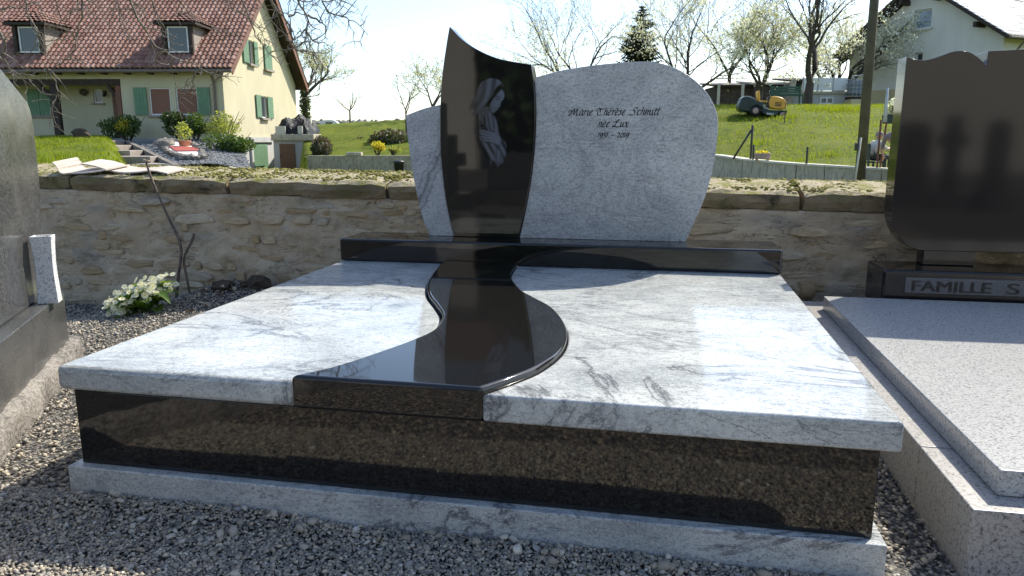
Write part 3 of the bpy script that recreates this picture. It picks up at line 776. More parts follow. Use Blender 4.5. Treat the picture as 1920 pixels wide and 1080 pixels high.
MB().prism(P1+P2[1:]+P3, .0, .13, 'y').build('panel', M['brownblack'], rh, bevel=.006, seg=3)

# ================================================================== LEFT GRAVE (turned, at the left edge)
LROT = math.atan2(LD[0], LD[1])       # negative
lg = thing('weathered_grave', 'dark weathered granite plinth on a rough concrete kerb, left edge', 'grave', (LP0[0], LP0[1], 0), -LROT)
# local x = outward normal, local y = along the edge away from the camera
MB().box(-1.3, 0, -2.2, 0, .085, .300).build('plinth', M['oldgranite'], lg, bevel=.004)
def kerbmesh():
    m = MB(); n = 46
    pr = [(-.4,-.15),(.03,-.15),(.034,.05),(.026,.086),(.004,.098),(-.4,.098)]
    for i in range(n+1):
        y = -2.3+2.40*i/n
        for q, (x, z) in enumerate(pr): m.v.append((x+(rng.uniform(-.012,.012) if q in (2,3,4) else 0), y, z+(rng.uniform(-.008,.008) if q in (3,4) else 0)))
    k = len(pr)
    for i in range(n):
        for q in range(k-1): m.f.append((i*k+q, (i+1)*k+q, (i+1)*k+q+1, i*k+q+1))
    m.f.append(tuple(range(k))); m.f.append(tuple(n*k+q for q in range(k)))
    return m.build('kerb', M['kerb'], lg, True)
kerbmesh()
lh = thing('headstone', 'dark weathered headstone with sloping corner at the left edge', 'headstone', (LP0[0], LP0[1], .3), -LROT)
poly = crom([(-.02,.0006),(.075,.35),(.105,.60),(.10,.72),(.06,.775)], 4) + [(-.3,.90),(-1.1,1.0),(-1.6,.9),(-1.6,.0006)]
m_ = MB().prism(poly, -.17, -.06, 'x'); m_.build('slab', M['oldgranite'], lh, bevel=.008, seg=3)
va = thing('stone_vase', 'pale speckled granite vase with waisted square body beside the left headstone', 'vase', (LP0[0], LP0[1], .3), -LROT)
def vase():
    m = MB(); pr = [(.036,.0007),(.035,.02),(.031,.10),(.0305,.15),(.033,.21),(.037,.262)]
    cx, cy = -.004, -.20
    for r, z in pr: m.v += [(cx-r, cy-r*.9, z), (cx+r, cy-r*.9, z), (cx+r, cy+r*.9, z), (cx-r, cy+r*.9, z)]
    r, z = .028, .262; m.v += [(cx-r, cy-r*.9, z), (cx+r, cy-r*.9, z), (cx+r, cy+r*.9, z), (cx-r, cy+r*.9, z)]
    r, z = .02, .2; m.v += [(cx-r, cy-r*.9, z), (cx+r, cy-r*.9, z), (cx+r, cy+r*.9, z), (cx-r, cy+r*.9, z)]
    k = len(pr)+1
    for i in range(k):
        for j in range(4): m.f.append((i*4+j, i*4+(j+1) % 4, (i+1)*4+(j+1) % 4, (i+1)*4+j))
    m.f += [(0,3,2,1), tuple(k*4+j for j in range(4))]
    m.build('body', M['vase'], va, bevel=.002, seg=2, recalc=False)
vase()

# ================================================================== SMALL THINGS BY THE WALL
def cardboard():
    for (label, pts, th, y0, wid) in (
        ('long bent cardboard sheet lying on the wall coping, upper one', [(-.02,.075),(.08,.062),(.18,.036),(.28,.024),(.38,.028),(.48,.036),(.585,.020)], .008, .03, .16),
        ('smaller folded cardboard sheet under the longer one on the coping', [(-.175,.085),(-.15,.055),(-.125,.018),(-.05,.020),(.06,.024),(.20,.042)], .008, -.015, .18)):
        m = MB(); P = crom(pts, 4); K = len(P)
        for x, z in P:
            for q, w in enumerate((0, wid)):
                e = rng.uniform(-.006, .006)
                m.v += [(x+e+w*.1, y0+w, z+w*.14), (x+e+w*.1, y0+w, z+th+w*.14)]
        for i in range(K-1):
            a = i*4
            m.f += [(a+1, a+5, a+7, a+3), (a, a+2, a+6, a+4), (a, a+4, a+5, a+1), (a+2, a+3, a+7, a+6)]
        m.f += [(0,1,3,2), (K*4-4, K*4-2, K*4-1, K*4-3)]
        o = m.build('cardboard_sheet', M['cardboard'])
        o.location = (-2.02, WY, coping_top(-1.9)-.008); tag(o, label, 'cardboard', 'cardboard on the wall')
cardboard()
fork = thing('forked_stick', 'forked bare stick leaning against the stone wall behind the flowers', 'stick', (-1.17, 2.3, 0))
st = [(-.345,.10,.795),(-.315,.085,.72),(-.245,.06,.58),(-.175,.035,.46),(-.115,.015,.36),(-.09,-.005,.27),(-.105,-.03,.14),(-.125,-.05,-.03)]
MB().tube(crom(st, 4), [.0065+.003*i/28 for i in range(29)], 8).build('stem', M['stick'], fork, True)
MB().tube(crom([(-.030,.05,.385),(-.048,.035,.33),(-.085,.01,.24),(-.065,-.01,.14),(-.04,-.02,-.02)], 4), .0072, 8).build('branch', M['stick'], fork, True)
MB().tube([(-.372,.115,.806),(-.345,.10,.80),(-.325,.10,.803)], [.009,.009,.006], 8).build('cut_end', M['stickcut'], fork, True)
# primrose clump
M['petalcore'] = simple('primrose_eye', (.70,.52,.06), None, rough=.6)
def leafmat(name, a, b, trans=.25):
    k = N(name, .5, .35); k.col(k.mix(k.ramp(k.noise(14, 4), [(.35,0.),(.65,1.)]), a, b)); k.bump(k.noise(60, 4), .3, .004)
    t = k.n('BsdfTranslucent'); t.inputs[0].default_value = (min(1,b[0]*2.2), min(1,b[1]*2.0), b[2]*.8, 1)
    ms = k.n('MixShader'); ms.inputs[0].default_value = trans
    out = k.t.nodes['Material Output']; k.link(k.b.outputs[0], ms.inputs[1]); k.link(t.outputs[0], ms.inputs[2]); k.link(ms.outputs[0], out.inputs[0])
    return k.m
M['petal'] = leafmat('primrose_petal', (.80,.78,.55), (.88,.87,.74), .35)
M['primleaf'] = leafmat('primrose_leaf', (.055,.11,.02), (.10,.17,.03), .35)
prim = thing('primrose_plant', 'clump of white and pale yellow primroses growing against the wall', 'flowers', (-1.30, 1.97, -.06))
def leaf_mesh(L, W, r):
    m = MB(); n = 6
    for i in range(n+1):
        t = i/n; w = W*math.sin(math.pi*min(1, t*.93+.07))**.8; z = .35*L*t*(1-t)*2-.1*L*t*t
        m.v += [(t*L, -w, z+w*.5+r.uniform(-.003,.003)), (t*L, 0, z), (t*L, w, z+w*.5+r.uniform(-.003,.003))]
    for i in range(n):
        a = i*3; m.f += [(a, a+3, a+4, a+1), (a+1, a+4, a+5, a+2)]
    return m
def flower_mesh(r):
    m = MB()
    for i in range(5):
        a = i*2*math.pi/5; ca, sa = math.cos(a), math.sin(a)
        def P(x, y, z): return (x*ca-y*sa, x*sa+y*ca, z)
        n = len(m.v); m.v += [P(.001,0,0), P(.009,-.0075,.002), P(.0165,-.006,.001), P(.015,0,.0015), P(.0165,.006,.001), P(.009,.0075,.002)]
        m.f += [(n,n+1,n+2,n+3), (n,n+3,n+4,n+5)]
    return m.mesh('flower')
fm = [flower_mesh(rng) for _ in range(2)]
for me in fm: me.materials.append(M['petal'])
eye = MB().lathe([(.0001,.0035),(.003,.003),(.0035,.0015)], (0,0,0), 6).mesh('eye'); eye.materials.append(M['petalcore'])
for i in range(40):
    a = rng.uniform(0, 2*math.pi); o = leaf_mesh(rng.uniform(.07,.13), rng.uniform(.018,.03), rng).build('leaf', M['primleaf'], prim, True, recalc=False)
    cx = rng.uniform(-.10, .13); o.location = (cx, rng.uniform(-.05,.03), .03+rng.uniform(0,.07)+max(0, cx)*.4); o.rotation_euler = (rng.uniform(-.3,.3), rng.uniform(-.7,.25), a)
prim.scale = (1.2,1.2,1.2)
for i in range(190):
    t = rng.random(); x = -.135+.285*t; 
    o = bpy.data.objects.new('flower', fm[i % 2]); C.objects.link(o); o.parent = prim
    o.location = (x+rng.uniform(-.02,.02), rng.uniform(-.10,.04), .055+.13*t+rng.uniform(-.04,.06))
    o.rotation_euler = (rng.uniform(.2,1.1), rng.uniform(-.4,.4), rng.uniform(-.8,.8)); s = rng.uniform(.65,1.0); o.scale = (s,s,s)
    e = bpy.data.objects.new('eye', eye); C.objects.link(e); e.parent = o
# dead leaves and soil clods by the wall
dl = [leaf_mesh(.055, .016, rng) for _ in range(3)]
dlm = []
for m in dl: me = m.mesh('dry_leaf'); me.materials.append(M['dryleaf']); dlm.append(me)
for i in range(34):
    x = rng.uniform(-1.15, -.15); y = rng.uniform(1.75, 2.34) + .1*(x+.6)
    o = bpy.data.objects.new('dry_leaf', dlm[i % 3]); C.objects.link(o)
    o.location = (x, min(y, 2.38), float(gz(x, y))+.016); o.rotation_euler = (rng.uniform(-.5,.5), rng.uniform(-.4,.4), rng.uniform(0,6.3)); s = rng.uniform(.7,1.25); o.scale = (s,s,s)
    tag(o, 'dry brown leaf lying on the soil between the flowers and the grave', 'leaf', 'dry leaves along the wall')
for i, (x, y, r, lab) in enumerate([(-.98,2.26,.05,'brown clod of soil at the foot of the forked stick'), (-.80,2.32,.06,'largest dark clod of soil against the wall foot'), (-.55,2.34,.045,'small clod of soil between wall and white slab')]):
    m = MB().blob((0,0,0), (r*1.4, r, r*.75), rng, .25, 2); o = m.build('soil_clod', M['soil'], None, False); o.location = (x, y, float(gz(x,y))+r*.35); tag(o, lab, 'soil clod', 'soil clods along the wall')
MB_low = None

# ================================================================== VILLAGE MATERIALS
def plaster(name, a, b, sc=1.2):
    k = N(name, .9, .2); c = k.mix(k.ramp(k.noise(sc, 6, k.co((1,1,.5))), [(.3,0.),(.7,1.)]), a, b); k.bump(k.noise(60, 4), .25, .01); return k.col(c).m
M['yellow'] = plaster('yellow_plaster', (.50,.455,.315), (.57,.52,.365))
M['cream'] = plaster('cream_plaster', (.66,.64,.585), (.74,.72,.66))
M['ochre'] = plaster('ochre_plaster', (.55,.47,.27), (.62,.54,.33))
M['greyplaster'] = plaster('grey_plaster', (.40,.40,.40), (.52,.51,.50))
M['tile'] = N('roof_tile', .85, .25).m
def tilemat(name, r1, r2, r3):
    k = N(name, .85, .25); at = k.attr()
    c = k.ramp(at, [(.0, r1), (.5, r2), (1., r3)])
    c = k.mix(k.math('MULTIPLY', k.ramp(k.noise(1.1, 5), [(.5,0.),(.75,1.)]), .5), c, (.16,.12,.09)); return k.col(c).m
M['tile'] = tilemat('red_roof_tile', (.20,.10,.075), (.285,.155,.12), (.35,.215,.175))
M['tilelight'] = tilemat('grey_roof_tile', (.56,.53,.50), (.64,.61,.58), (.70,.68,.66))
M['tilelight'].node_tree.nodes['Principled BSDF'].inputs['Roughness'].default_value = .38
M['stained'] = rough_concrete('stained_concrete', (.32,.265,.17), (.42,.355,.24), (.13,.11,.065))
M['darkwood'] = simple('dark_wood', (.030,.020,.015), (.055,.038,.028), 8, .7, .3, 50)
M['brownwood'] = simple('brown_door_wood', (.14,.055,.03), (.19,.08,.045), 6, .55, .2, 40)
M['green'] = simple('green_shutter_paint', (.12,.22,.13), (.15,.26,.16), 5, .6, .15, 60)
M['pvc'] = simple('white_window_frame', (.75,.75,.74), (.70,.70,.70), 3, .4)
M['glass'] = N('window_glass', .05, .6, Base_Color=(.045,.055,.065,1)).m
M['blind'] = simple('brown_roller_blind', (.20,.08,.05), (.25,.10,.065), 12, .6)
M['sill'] = simple('stone_sill', (.26,.22,.19), (.33,.29,.25), 10, .85)
M['gutter'] = simple('weathered_gutter', (.13,.10,.075), (.17,.135,.10), 8, .5)
M['tarp'] = simple('black_tarpaulin', (.008,.009,.011), (.016,.017,.02), 3, .55, .6, 9, .25, bd=.05)
M['block'] = simple('pale_concrete_block', (.55,.52,.44), (.62,.59,.52), 9, .9, .4, 60)
M['greydoor'] = simple('brown_metal_door', (.16,.085,.05), (.19,.105,.065), 4, .6)
M['slate'] = simple('slate_chips', (.12,.125,.13), (.26,.265,.27), 30, .6, .9, 50, bd=.03)
M['rock'] = simple('rockery_rock', (.14,.125,.11), (.28,.25,.22), 5, .9, .8, 18, bd=.04)
M['whitegravel'] = simple('white_chippings', (.72,.71,.69), (.82,.81,.79), 40, .8, .6, 60)
M['redgravel'] = simple('red_chippings', (.34,.07,.055), (.42,.11,.085), 40, .8, .6, 60)
M['terracotta'] = simple('terracotta', (.46,.17,.10), (.52,.22,.13), 8, .8)
M['bark'] = simple('tree_bark', (.045,.036,.03), (.10,.082,.066), 9, .9, .7, 25, bd=.03)
M['barkgrey'] = simple('grey_bark', (.12,.10,.085), (.20,.175,.15), 14, .9, .5, 40)
M['pole'] = simple('creosoted_pole', (.075,.062,.038), (.13,.11,.065), 3, .9, .6, 18)
M['ivy'] = leafmat('ivy_leaf', (.035,.06,.018), (.06,.095,.028), .2)
M['spruce'] = leafmat('spruce_needles', (.022,.038,.022), (.045,.065,.038), .12)
M['blossom'] = leafmat('cherry_blossom', (.74,.72,.63), (.84,.83,.76), .4)
M['bud'] = leafmat('young_leaf', (.17,.20,.06), (.26,.29,.10), .4)
M['shrub'] = leafmat('shrub_leaf', (.035,.07,.02), (.07,.12,.03), .3)
M['shrublight'] = leafmat('light_shrub_leaf', (.15,.20,.05), (.26,.30,.09), .4)
M['shrubyellow'] = leafmat('golden_shrub_leaf', (.38,.34,.03), (.46,.42,.05), .4)
M['twigbrown'] = leafmat('brown_hedge_twig', (.085,.075,.05), (.14,.12,.08), .15)
M['yellowpaint'] = simple('yellow_paint', (.72,.36,.035), (.76,.40,.05), 4, .35, spec=.5)
M['greenpaint'] = simple('dark_green_paint', (.012,.03,.027), (.02,.045,.04), 4, .35)
M['tyre'] = simple('tyre_rubber', (.012,.012,.012), (.025,.024,.022), 9, .8)
M['steel'] = simple('dull_steel', (.38,.38,.38), (.46,.46,.45), 8, .4)
M['darkmetal'] = simple('dark_metal', (.025,.027,.028), (.05,.05,.05), 8, .5)
M['rust'] = simple('rusty_steel', (.17,.07,.045), (.24,.11,.07), 10, .8)
M['tank'] = simple('blue_grey_tank', (.16,.20,.25), (.20,.24,.29), 4, .5)
M['whitepanel'] = simple('white_panel', (.72,.73,.74), (.78,.79,.80), 2, .4)
M['bench'] = simple('green_bench_paint', (.05,.12,.085), (.07,.15,.11), 6, .6)
M['fur'] = None

# ------------------------------------------------------------------ shared builders
CUTS = []
def carve(wall_o):
    """cut the collected openings out of a wall mesh"""
    tmp = []
    for c in CUTS:
        o = c.build('cut', None, wall_o.parent); tmp.append(o)
        b = wall_o.modifiers.new('b', 'BOOLEAN'); b.operation = 'DIFFERENCE'; b.solver = 'EXACT'; b.object = o
    bpy.context.view_layer.update()
    dg = bpy.context.evaluated_depsgraph_get(); me = bpy.data.meshes.new_from_object(wall_o.evaluated_get(dg))
    wall_o.modifiers.clear(); wall_o.data = me
    for o in tmp: bpy.data.objects.remove(o)
    CUTS.clear()
def window(parent, plane, x0, x1, z0, z1, rec=.12, mull=1, blind=False, pane='glass', name='window', cut=True):
    """plane(x, off, z) -> local point. a window part with frame, panes and sill as its pieces"""
    def bx(m, a, b, c, e, f, h):
        P = [plane(x, y, z) for x in (a, b) for y in (c, e) for z in (f, h)]
        n = len(m.v); m.v += [tuple(p) for p in P]
        m.f += [tuple(n+i for i in q) for q in ((0,1,3,2),(4,6,7,5),(0,4,5,1),(2,3,7,6),(0,2,6,4),(1,5,7,3))]
    t = .06; m = MB()
    if cut: CUTS.append(pbox(MB(), plane, x0+.005, x1-.005, -.3, rec, z0+.005, z1-.005))
    bx(m, x0, x1, rec-.05, rec, z0, z0+t); bx(m, x0, x1, rec-.05, rec, z1-t, z1)
    bx(m, x0, x0+t, rec-.05, rec, z0+t, z1-t); bx(m, x1-t, x1, rec-.05, rec, z0+t, z1-t)
    for i in range(1, mull): 
        x = x0+(x1-x0)*i/mull; bx(m, x-t*.6, x+t*.6, rec-.052, rec, z0+t, z1-t)
    w = m.build(name, M['pvc'], parent)
    for i in range(mull):
        a = x0+(x1-x0)*i/mull; b = x0+(x1-x0)*(i+1)/mull
        m = MB(); bx(m, a+.02, b-.02, rec-.02, rec-.012, z0+.02, z1-.02); m.build('pane', M[pane], w)
        if blind:
            s = z0+t
            while s < z1-t:
                m = MB(); bx(m, a+t*.7, b-t*.7, rec-.04, rec-.022, s+.004, min(s+.075, z1-t)); m.build('blind_slat', M['blind'], w); s += .082
    return w
def pbox(m, plane, a, b, c, e, f, h):
    P = [plane(x, y, z) for x in (a, b) for y in (c, e) for z in (f, h)]
    n = len(m.v); m.v += [tuple(p) for p in P]
    m.f += [tuple(n+i for i in q) for q in ((0,1,3,2),(4,6,7,5),(0,4,5,1),(2,3,7,6),(0,2,6,4),(1,5,7,3))]
    return m
def shutter(parent, plane, x0, x1, z0, z1, off=-.07):
    sh = pbox(MB(), plane, x0, x1, off, off+.035, z0, z1).build('shutter', M['green'], parent)
    n = max(2, int((x1-x0)/.12))
    for i in range(n):
        a = x0+(x1-x0)*i/n; b = x0+(x1-x0)*(i+1)/n
        pbox(MB(), plane, a+.006, b-.006, off-.012, off+.001, z0+.01, z1-.01).build('plank', M['green'], sh)
    return sh
def tiled_roof(name, mat, parent, origin, ux, uy, W, L, tw, tl, th=.035):
    """tiles laid on a slope: ux along the eave, uy up the slope"""
    ux, uy, o = Vector(ux).normalized(), Vector(uy).normalized(), Vector(origin); un = ux.cross(uy).normalized()
    m = MB(); cols = []; nx = int(W/tw); ny = int(L/tl)
    prof = [(0,.2),(.18,.95),(.40,1.0),(.62,.45),(.82,.05),(1.0,.2)]
    for j in range(ny):
        for i in range(nx):
            n = len(m.v); c = rng.random(); jz = rng.uniform(-.004,.004)
            for e in (0, 1):
                for a, h in prof:
                    p = o + ux*((i+a)*W/nx) + uy*((j+e*1.08)*L/ny) + un*(h*th + (1-e)*.035 + jz)
                    m.v.append(tuple(p)); cols.append((c, c, c))
            k = len(prof)
            for q in range(k-1): m.f.append((n+q, n+q+1, n+k+q+1, n+k+q))
            # butt edge
            b = len(m.v)
            for a, h in prof:
                p = o + ux*((i+a)*W/nx) + uy*(j*L/ny) + un*(h*th-.03); m.v.append(tuple(p)); cols.append((c*.8,)*3)
            for q in range(k-1): m.f.append((n+q, b+q, b+q+1, n+q+1))
    ob = m.build(name, mat, parent, False, recalc=False); attr_color(ob.data, np.array(cols)); tag(ob, kind='stuff'); return ob

# ================================================================== YELLOW HOUSE
HD = 33.6
hL = vl(420, HD, 185); hb = 1.12
house = bthing('yellow_house', 'yellow house with red tiled roof, dormers and green shutters', 'house', hL, HD, hb)
HW, HDp = 11.4, 11.2
eave = vz(122, HD)-hb
zpx = lambda py: vz(py, HD)-hb
xpx = lambda px, py=190: vl(px, HD, py)-hL
pF = lambda x, y, z: Vector((x, y, z))                     # front facade, y outward negative
pG = lambda x, y, z: Vector((-y, x, z))                    # gable facade: x = depth, y outward negative
RT_ = .80; ov = .5; PR = 1.3
pP = lambda x, y, z: Vector((x, y+PR, z))                  # recessed porch facade
xq = lambda px, py=190: vl(px, HD+PR, py)-hL
zq = lambda py: vz(py, HD+PR)-hb
def house_shell():
    # walls as closed prism with gable, cut openings are built proud/recessed by the windows
    apex = eave+RT_*HDp/2
    xr = xpx(229)
    MB().prism([(0,-1.6),(HDp,-1.6),(HDp,eave),(HDp/2,apex),(0,eave)], xr, 0, 'x').build('wall', M['yellow'], house)
    MB().prism([(PR,-1.6),(HDp,-1.6),(HDp,eave),(HDp/2,apex),(0,eave),(0,zpx(148)),(PR,zpx(148))], -HW, xr-.001, 'x').build('porch_wall', M['yellow'], house)
    MB().box(-HW-.01, .03, -.03, HDp+.03, -1.6, -.06).build('basement_wall', M['greyplaster'], house, bevel=.01, seg=1)
    # roof boards
    for s in (0, 1):
        y0 = -ov if s == 0 else HDp+ov
        m = MB(); th = .16
        za = eave-ov*RT_+.12
        P = [(y0, za), (HDp/2, apex+.12), (HDp/2, apex+.12+th), (y0, za+th)]
        m.prism(P, -HW-.45, .62, 'x'); m.build('roof_board', M['darkwood'], house)
    sl = math.hypot(HDp/2+ov, (HDp/2+ov)*RT_)
    o = Vector((-HW-.5, -ov-.05, eave-ov*RT_+.29-.04))
    t = tiled_roof('roof_tiles', M['tile'], house, o, (1,0,0), (0,1,RT_), HW+1.16, sl+.05, .215, .30, .06)
    t2 = tiled_roof('roof_tiles', M['tile'], house, Vector((.66, HDp+ov+.05, eave-ov*RT_+.25)), (-1,0,0), (0,-1,RT_), HW+1.16, sl+.05, .43, .6, .06)
    # verge boards and ridge
    for s in (0, 1):
        ya = -ov if s == 0 else HDp+ov
        MB().beam((.60, ya, eave-ov*RT_+.10), (.60, HDp/2, apex+.10), .05, .30).build('verge_board', M['brownwood'], house)
    MB().tube([(-HW-.5, HDp/2, apex+.33), (.66, HDp/2, apex+.33)], .13, 10).build('ridge_cap', M['tile'], house)
    MB().tube([(-HW-.5, -ov-.14, eave-ov*RT_+.12), (.66, -ov-.14, eave-ov*RT_+.12)], .07, 10).build('gutter', M['gutter'], house)
    dx = xpx(405)
    MB().tube([(dx, -ov-.14, eave-ov*RT_+.08), (dx, -.35, eave-.35), (dx, -.09, eave-.7), (dx, -.09, -.1)], .055, 8).build('downpipe', M['gutter'], house)
    for i in range(12):
        x = -HW+.4+i*(HW-.4)/11; MB().box(x-.05, x+.05, -ov, 0, eave-ov*RT_+.02, eave-ov*RT_+.13).build('rafter_end', M['darkwood'], house)
    return apex
apex = house_shell()
# front windows with brown blinds
z0, z1 = zpx(215), zpx(163)
for a, b in ((280,320),(330,371)):
    window(house, pF, xpx(a), xpx(b), z0, z1, blind=True)
shutter(house, pF, xpx(253), xpx(277), z0, z1); shutter(house, pF, xpx(371.5), xpx(395), z0, z1)
MB().box(xpx(276), xpx(374), -.12, 0, z0-.09, z0-.002).build('window_sill', M['sill'], house)
# closed green shutters under the porch
z0b, z1b = zq(215), zq(166)
shutter(house, pP, xq(54), xq(75), z0b, z1b); shutter(house, pP, xq(75.5), xq(96), z0b, z1b)
MB().box(xq(52), xq(98), PR-.12, PR, z0b-.1, z0b-.002).build('window_sill', M['sill'], house)
carve([o for o in house.children if o.name.startswith('wall')][0])
# small window, lamp, hanging basket, door
window(house, pP, xq(176), xq(193), zq(192), zq(166)); MB().box(xq(172), xq(196), PR-.10, PR, zq(195), zq(192)-.003).build('window_sill', M['sill'], house)
carve([o for o in house.children if o.name.startswith('porch_wall')][0])
lam = MB().box(xq(198), xq(201.5), PR-.18, PR-.001, zq(177), zq(169)).build('wall_lamp', M['darkmetal'], house); MB().lathe([(.04,0),(.08,.06),(.03,.14)], (xq(200), PR-.16, zq(178)-.06), 8).build('shade', M['darkmetal'], lam)
MB().blob((xq(162), PR-.16, zq(172)), (.19,.14,.14), rng, .25, 2).build('hanging_basket', M['twigbrown'], house)
dr = MB().box(xq(212), xpx(229)-.02, PR-.06, PR, -.05, zq(163)).build('door', M['brownwood'], house, bevel=.01, seg=1)
for i in range(3):
    MB().box(xq(213.5), xpx(229)-.1, PR-.075, PR-.059, .12+i*.72, .12+i*.72+.6).build('door_panel', M['brownwood'], dr, bevel=.01, seg=1)
# porch beam and post with braces, flush with the facade
MB().box(-HW+.1, xpx(229), -.03, .17, zpx(158), zpx(148)+.02).build('porch_beam', M['darkwood'], house)
x = xpx(102)
MB().box(x-.15, x+.15, -.02, .25, -.1, zpx(158)-.003).build('porch_post', M['darkwood'], house, bevel=.03, seg=1)
MB().beam((x, .1, zpx(158)-.65), (x-.62, .1, zpx(158)-.05), .13, .14).build('brace', M['darkwood'], house)
x = xpx(222)
MB().box(x-.13, x+.13, .03, .2, -.1, zpx(158)-.003).build('porch_post', M['brownwood'], house, bevel=.03, seg=1)
MB().beam((x, .12, zpx(158)-.6), (x-.45, .12, zpx(158)-.05), .13, .14).build('brace', M['darkwood'], house)
# gable windows: x is depth along the gable
def gpx(px, py=185):       # depth on the gable plane that projects to px
    lo, hi = 0., 14.
    for _ in range(40):
        mid = (lo+hi)/2
        p = 960 + hL*FPX/((HD+mid)/(CP-(py-540)/FPX*SP)); 
        if p < px: lo = mid
        else: hi = mid
    return lo
def gz_(py, dd): return vz(py, HD+dd)-hb
for (s1, w0, w1, s2, pt, pb, one) in ((478,487,499,509,178,220,0),(460,470,480,487,72,118,0),(498,499,512,513,82,128,1)):
    a, b, c, e = gpx(s1), gpx(w0), gpx(w1), gpx(s2)
    za, zb = gz_(pb, b), gz_(pt, b)
    if one:
        shutter(house, pG, b, (b+c)/2, za, zb); shutter(house, pG, (b+c)/2+.01, c, za, zb)
    else:
        window(house, pG, b, c, za, zb, mull=1); shutter(house, pG, a, b-.02, za, zb); shutter(house, pG, c+.02, e, za, zb)
    pbox(MB(), pG, b-.1, c+.1, -.16, 0, za-.1, za-.004).build('window_sill', M['sill'], house)
carve([o for o in house.children if o.name.startswith('wall')][0])
# garage door on the gable side
ga, gb = gpx(471, 290), gpx(500, 290)
gd = pbox(MB(), pG, ga, gb, -.06, .1, -1.7, gz_(268, ga)).build('garage_door', M['green'], house)
for i in range(12):
    z = -1.65+i*.115
    if z+.1 < gz_(268, ga): pbox(MB(), pG, ga+.03, gb-.03, -.075, -.058, z, z+.1).build('slat', M['green'], gd)
pbox(MB(), pG, ga-.25, ga-.02, -.14, .0, -1.7, gz_(262, ga)).build('garage_pier', M['greyplaster'], house)
pbox(MB(), pG, ga-.25, gb+.9, -.14, .0, gz_(266, ga), gz_(256, ga)).build('lintel', M['greyplaster'], house)
# dormers
def dormer(pxa, pxb, name='dormer'):
    xa, xb = xpx(pxa, 75), xpx(pxb, 75); yf = .25
    zb = eave+.32+RT_*(yf)-.02; zt = zb+1.28; w = .14
    back = (zt-eave-.2)/RT_
    # cheeks
    d = MB(); d.prism([(yf, zb), (yf, zt), (back, zt)], xa-w, xb+w, 'x'); do = d.build(name, M['sill'], house)
    MB().box(xa-w, xb+w, yf-.06, yf+.02, zb-.1, zt+.04).build('front', M['darkwood'], do)
    window(do, lambda x, y, z: Vector((x, yf-.06+y, z)), xa+.05, xb-.05, zb+.06, zt-.14, rec=-.005, mull=1, name='window', cut=False)
    MB().box(xa-w-.02, xa-.02, yf-.2, yf-.05, zb, zt).build('jamb', M['darkwood'], do); MB().box(xb+.02, xb+w+.02, yf-.2, yf-.05, zb, zt).build('jamb', M['darkwood'], do)
    # hipped roof
    xm = (xa+xb)/2; o = .28; zr = zt+.62; yr = yf+.75; yb_ = (zr-eave-.25)/RT_+.1
    A = (xa-w-o, yf-o-.1, zt); B = (xb+w+o, yf-o-.1, zt); Cc = (xm, yr, zr); D = (xm, yb_, zr); E = (xb+w+o, back-.1, zt); F = (xa-w-o, back-.1, zt)
    m = MB(); m.v = [A,B,Cc,D,E,F]+[(p[0],p[1],p[2]-.09) for p in (A,B,E,F)]
    m.f = [(0,1,2),(1,4,3,2),(5,0,2,3),(0,6,7,1),(1,7,8,4),(5,9,6,0),(6,9,8,7),(4,8,9,5)]
    m.build('roof_board', M['darkwood'], do)
    cols = []; t = MB()
    for (P0, P1, Q) in ((Vector(A), Vector(B), Vector(Cc)),):
        rows = 5; 
        for j in range(rows):
            a0 = P0.lerp(Q, j/rows); b0 = P1.lerp(Q, j/rows); a1 = P0.lerp(Q, (j+1)/rows); b1 = P1.lerp(Q, (j+1)/rows)
            k = max(1, int((b0-a0).length/.22)); nn = Vector((0,-.6,.8))
            for i in range(k):
                n = len(t.v); t.v += [tuple(a0.lerp(b0, i/k)+nn*.07), tuple(a0.lerp(b0, (i+.5)/k)+nn*.12), tuple(a0.lerp(b0, (i+1)/k)+nn*.07), tuple(a1.lerp(b1, (i+1)/k)+nn*.03), tuple(a1.lerp(b1, (i+.5)/k)+nn*.07), tuple(a1.lerp(b1, i/k)+nn*.03)]
                t.f += [(n,n+1,n+4,n+5),(n+1,n+2,n+3,n+4)]; c = rng.random(); cols += [(c,c,c)]*6
    for (P0, P1, Q0, Q1, nn) in ((Vector(B), Vector(E), Vector(Cc), Vector(D), Vector((.6,0,.8))), (Vector(A), Vector(F), Vector(Cc), Vector(D), Vector((-.6,0,.8)))):
        rows = 4
        for j in range(rows):
            a0 = P0.lerp(Q0, j/rows); b0 = P1.lerp(Q1, j/rows); a1 = P0.lerp(Q0, (j+1)/rows); b1 = P1.lerp(Q1, (j+1)/rows); k = 7
            for i in range(k):
                n = len(t.v); t.v += [tuple(a0.lerp(b0, i/k)+nn*.06), tuple(a0.lerp(b0, (i+.5)/k)+nn*.11), tuple(a0.lerp(b0, (i+1)/k)+nn*.06), tuple(a1.lerp(b1, (i+1)/k)+nn*.03), tuple(a1.lerp(b1, (i+.5)/k)+nn*.06), tuple(a1.lerp(b1, i/k)+nn*.03)]
                t.f += [(n,n+1,n+4,n+5),(n+1,n+2,n+3,n+4)]; c = rng.random(); cols += [(c,c,c)]*6
    ob = t.build('roof_tiles', M['tile'], do, recalc=False); attr_color(ob.data, np.array(cols)); tag(ob, kind='stuff')
dormer(30, 72); dormer(310, 353)

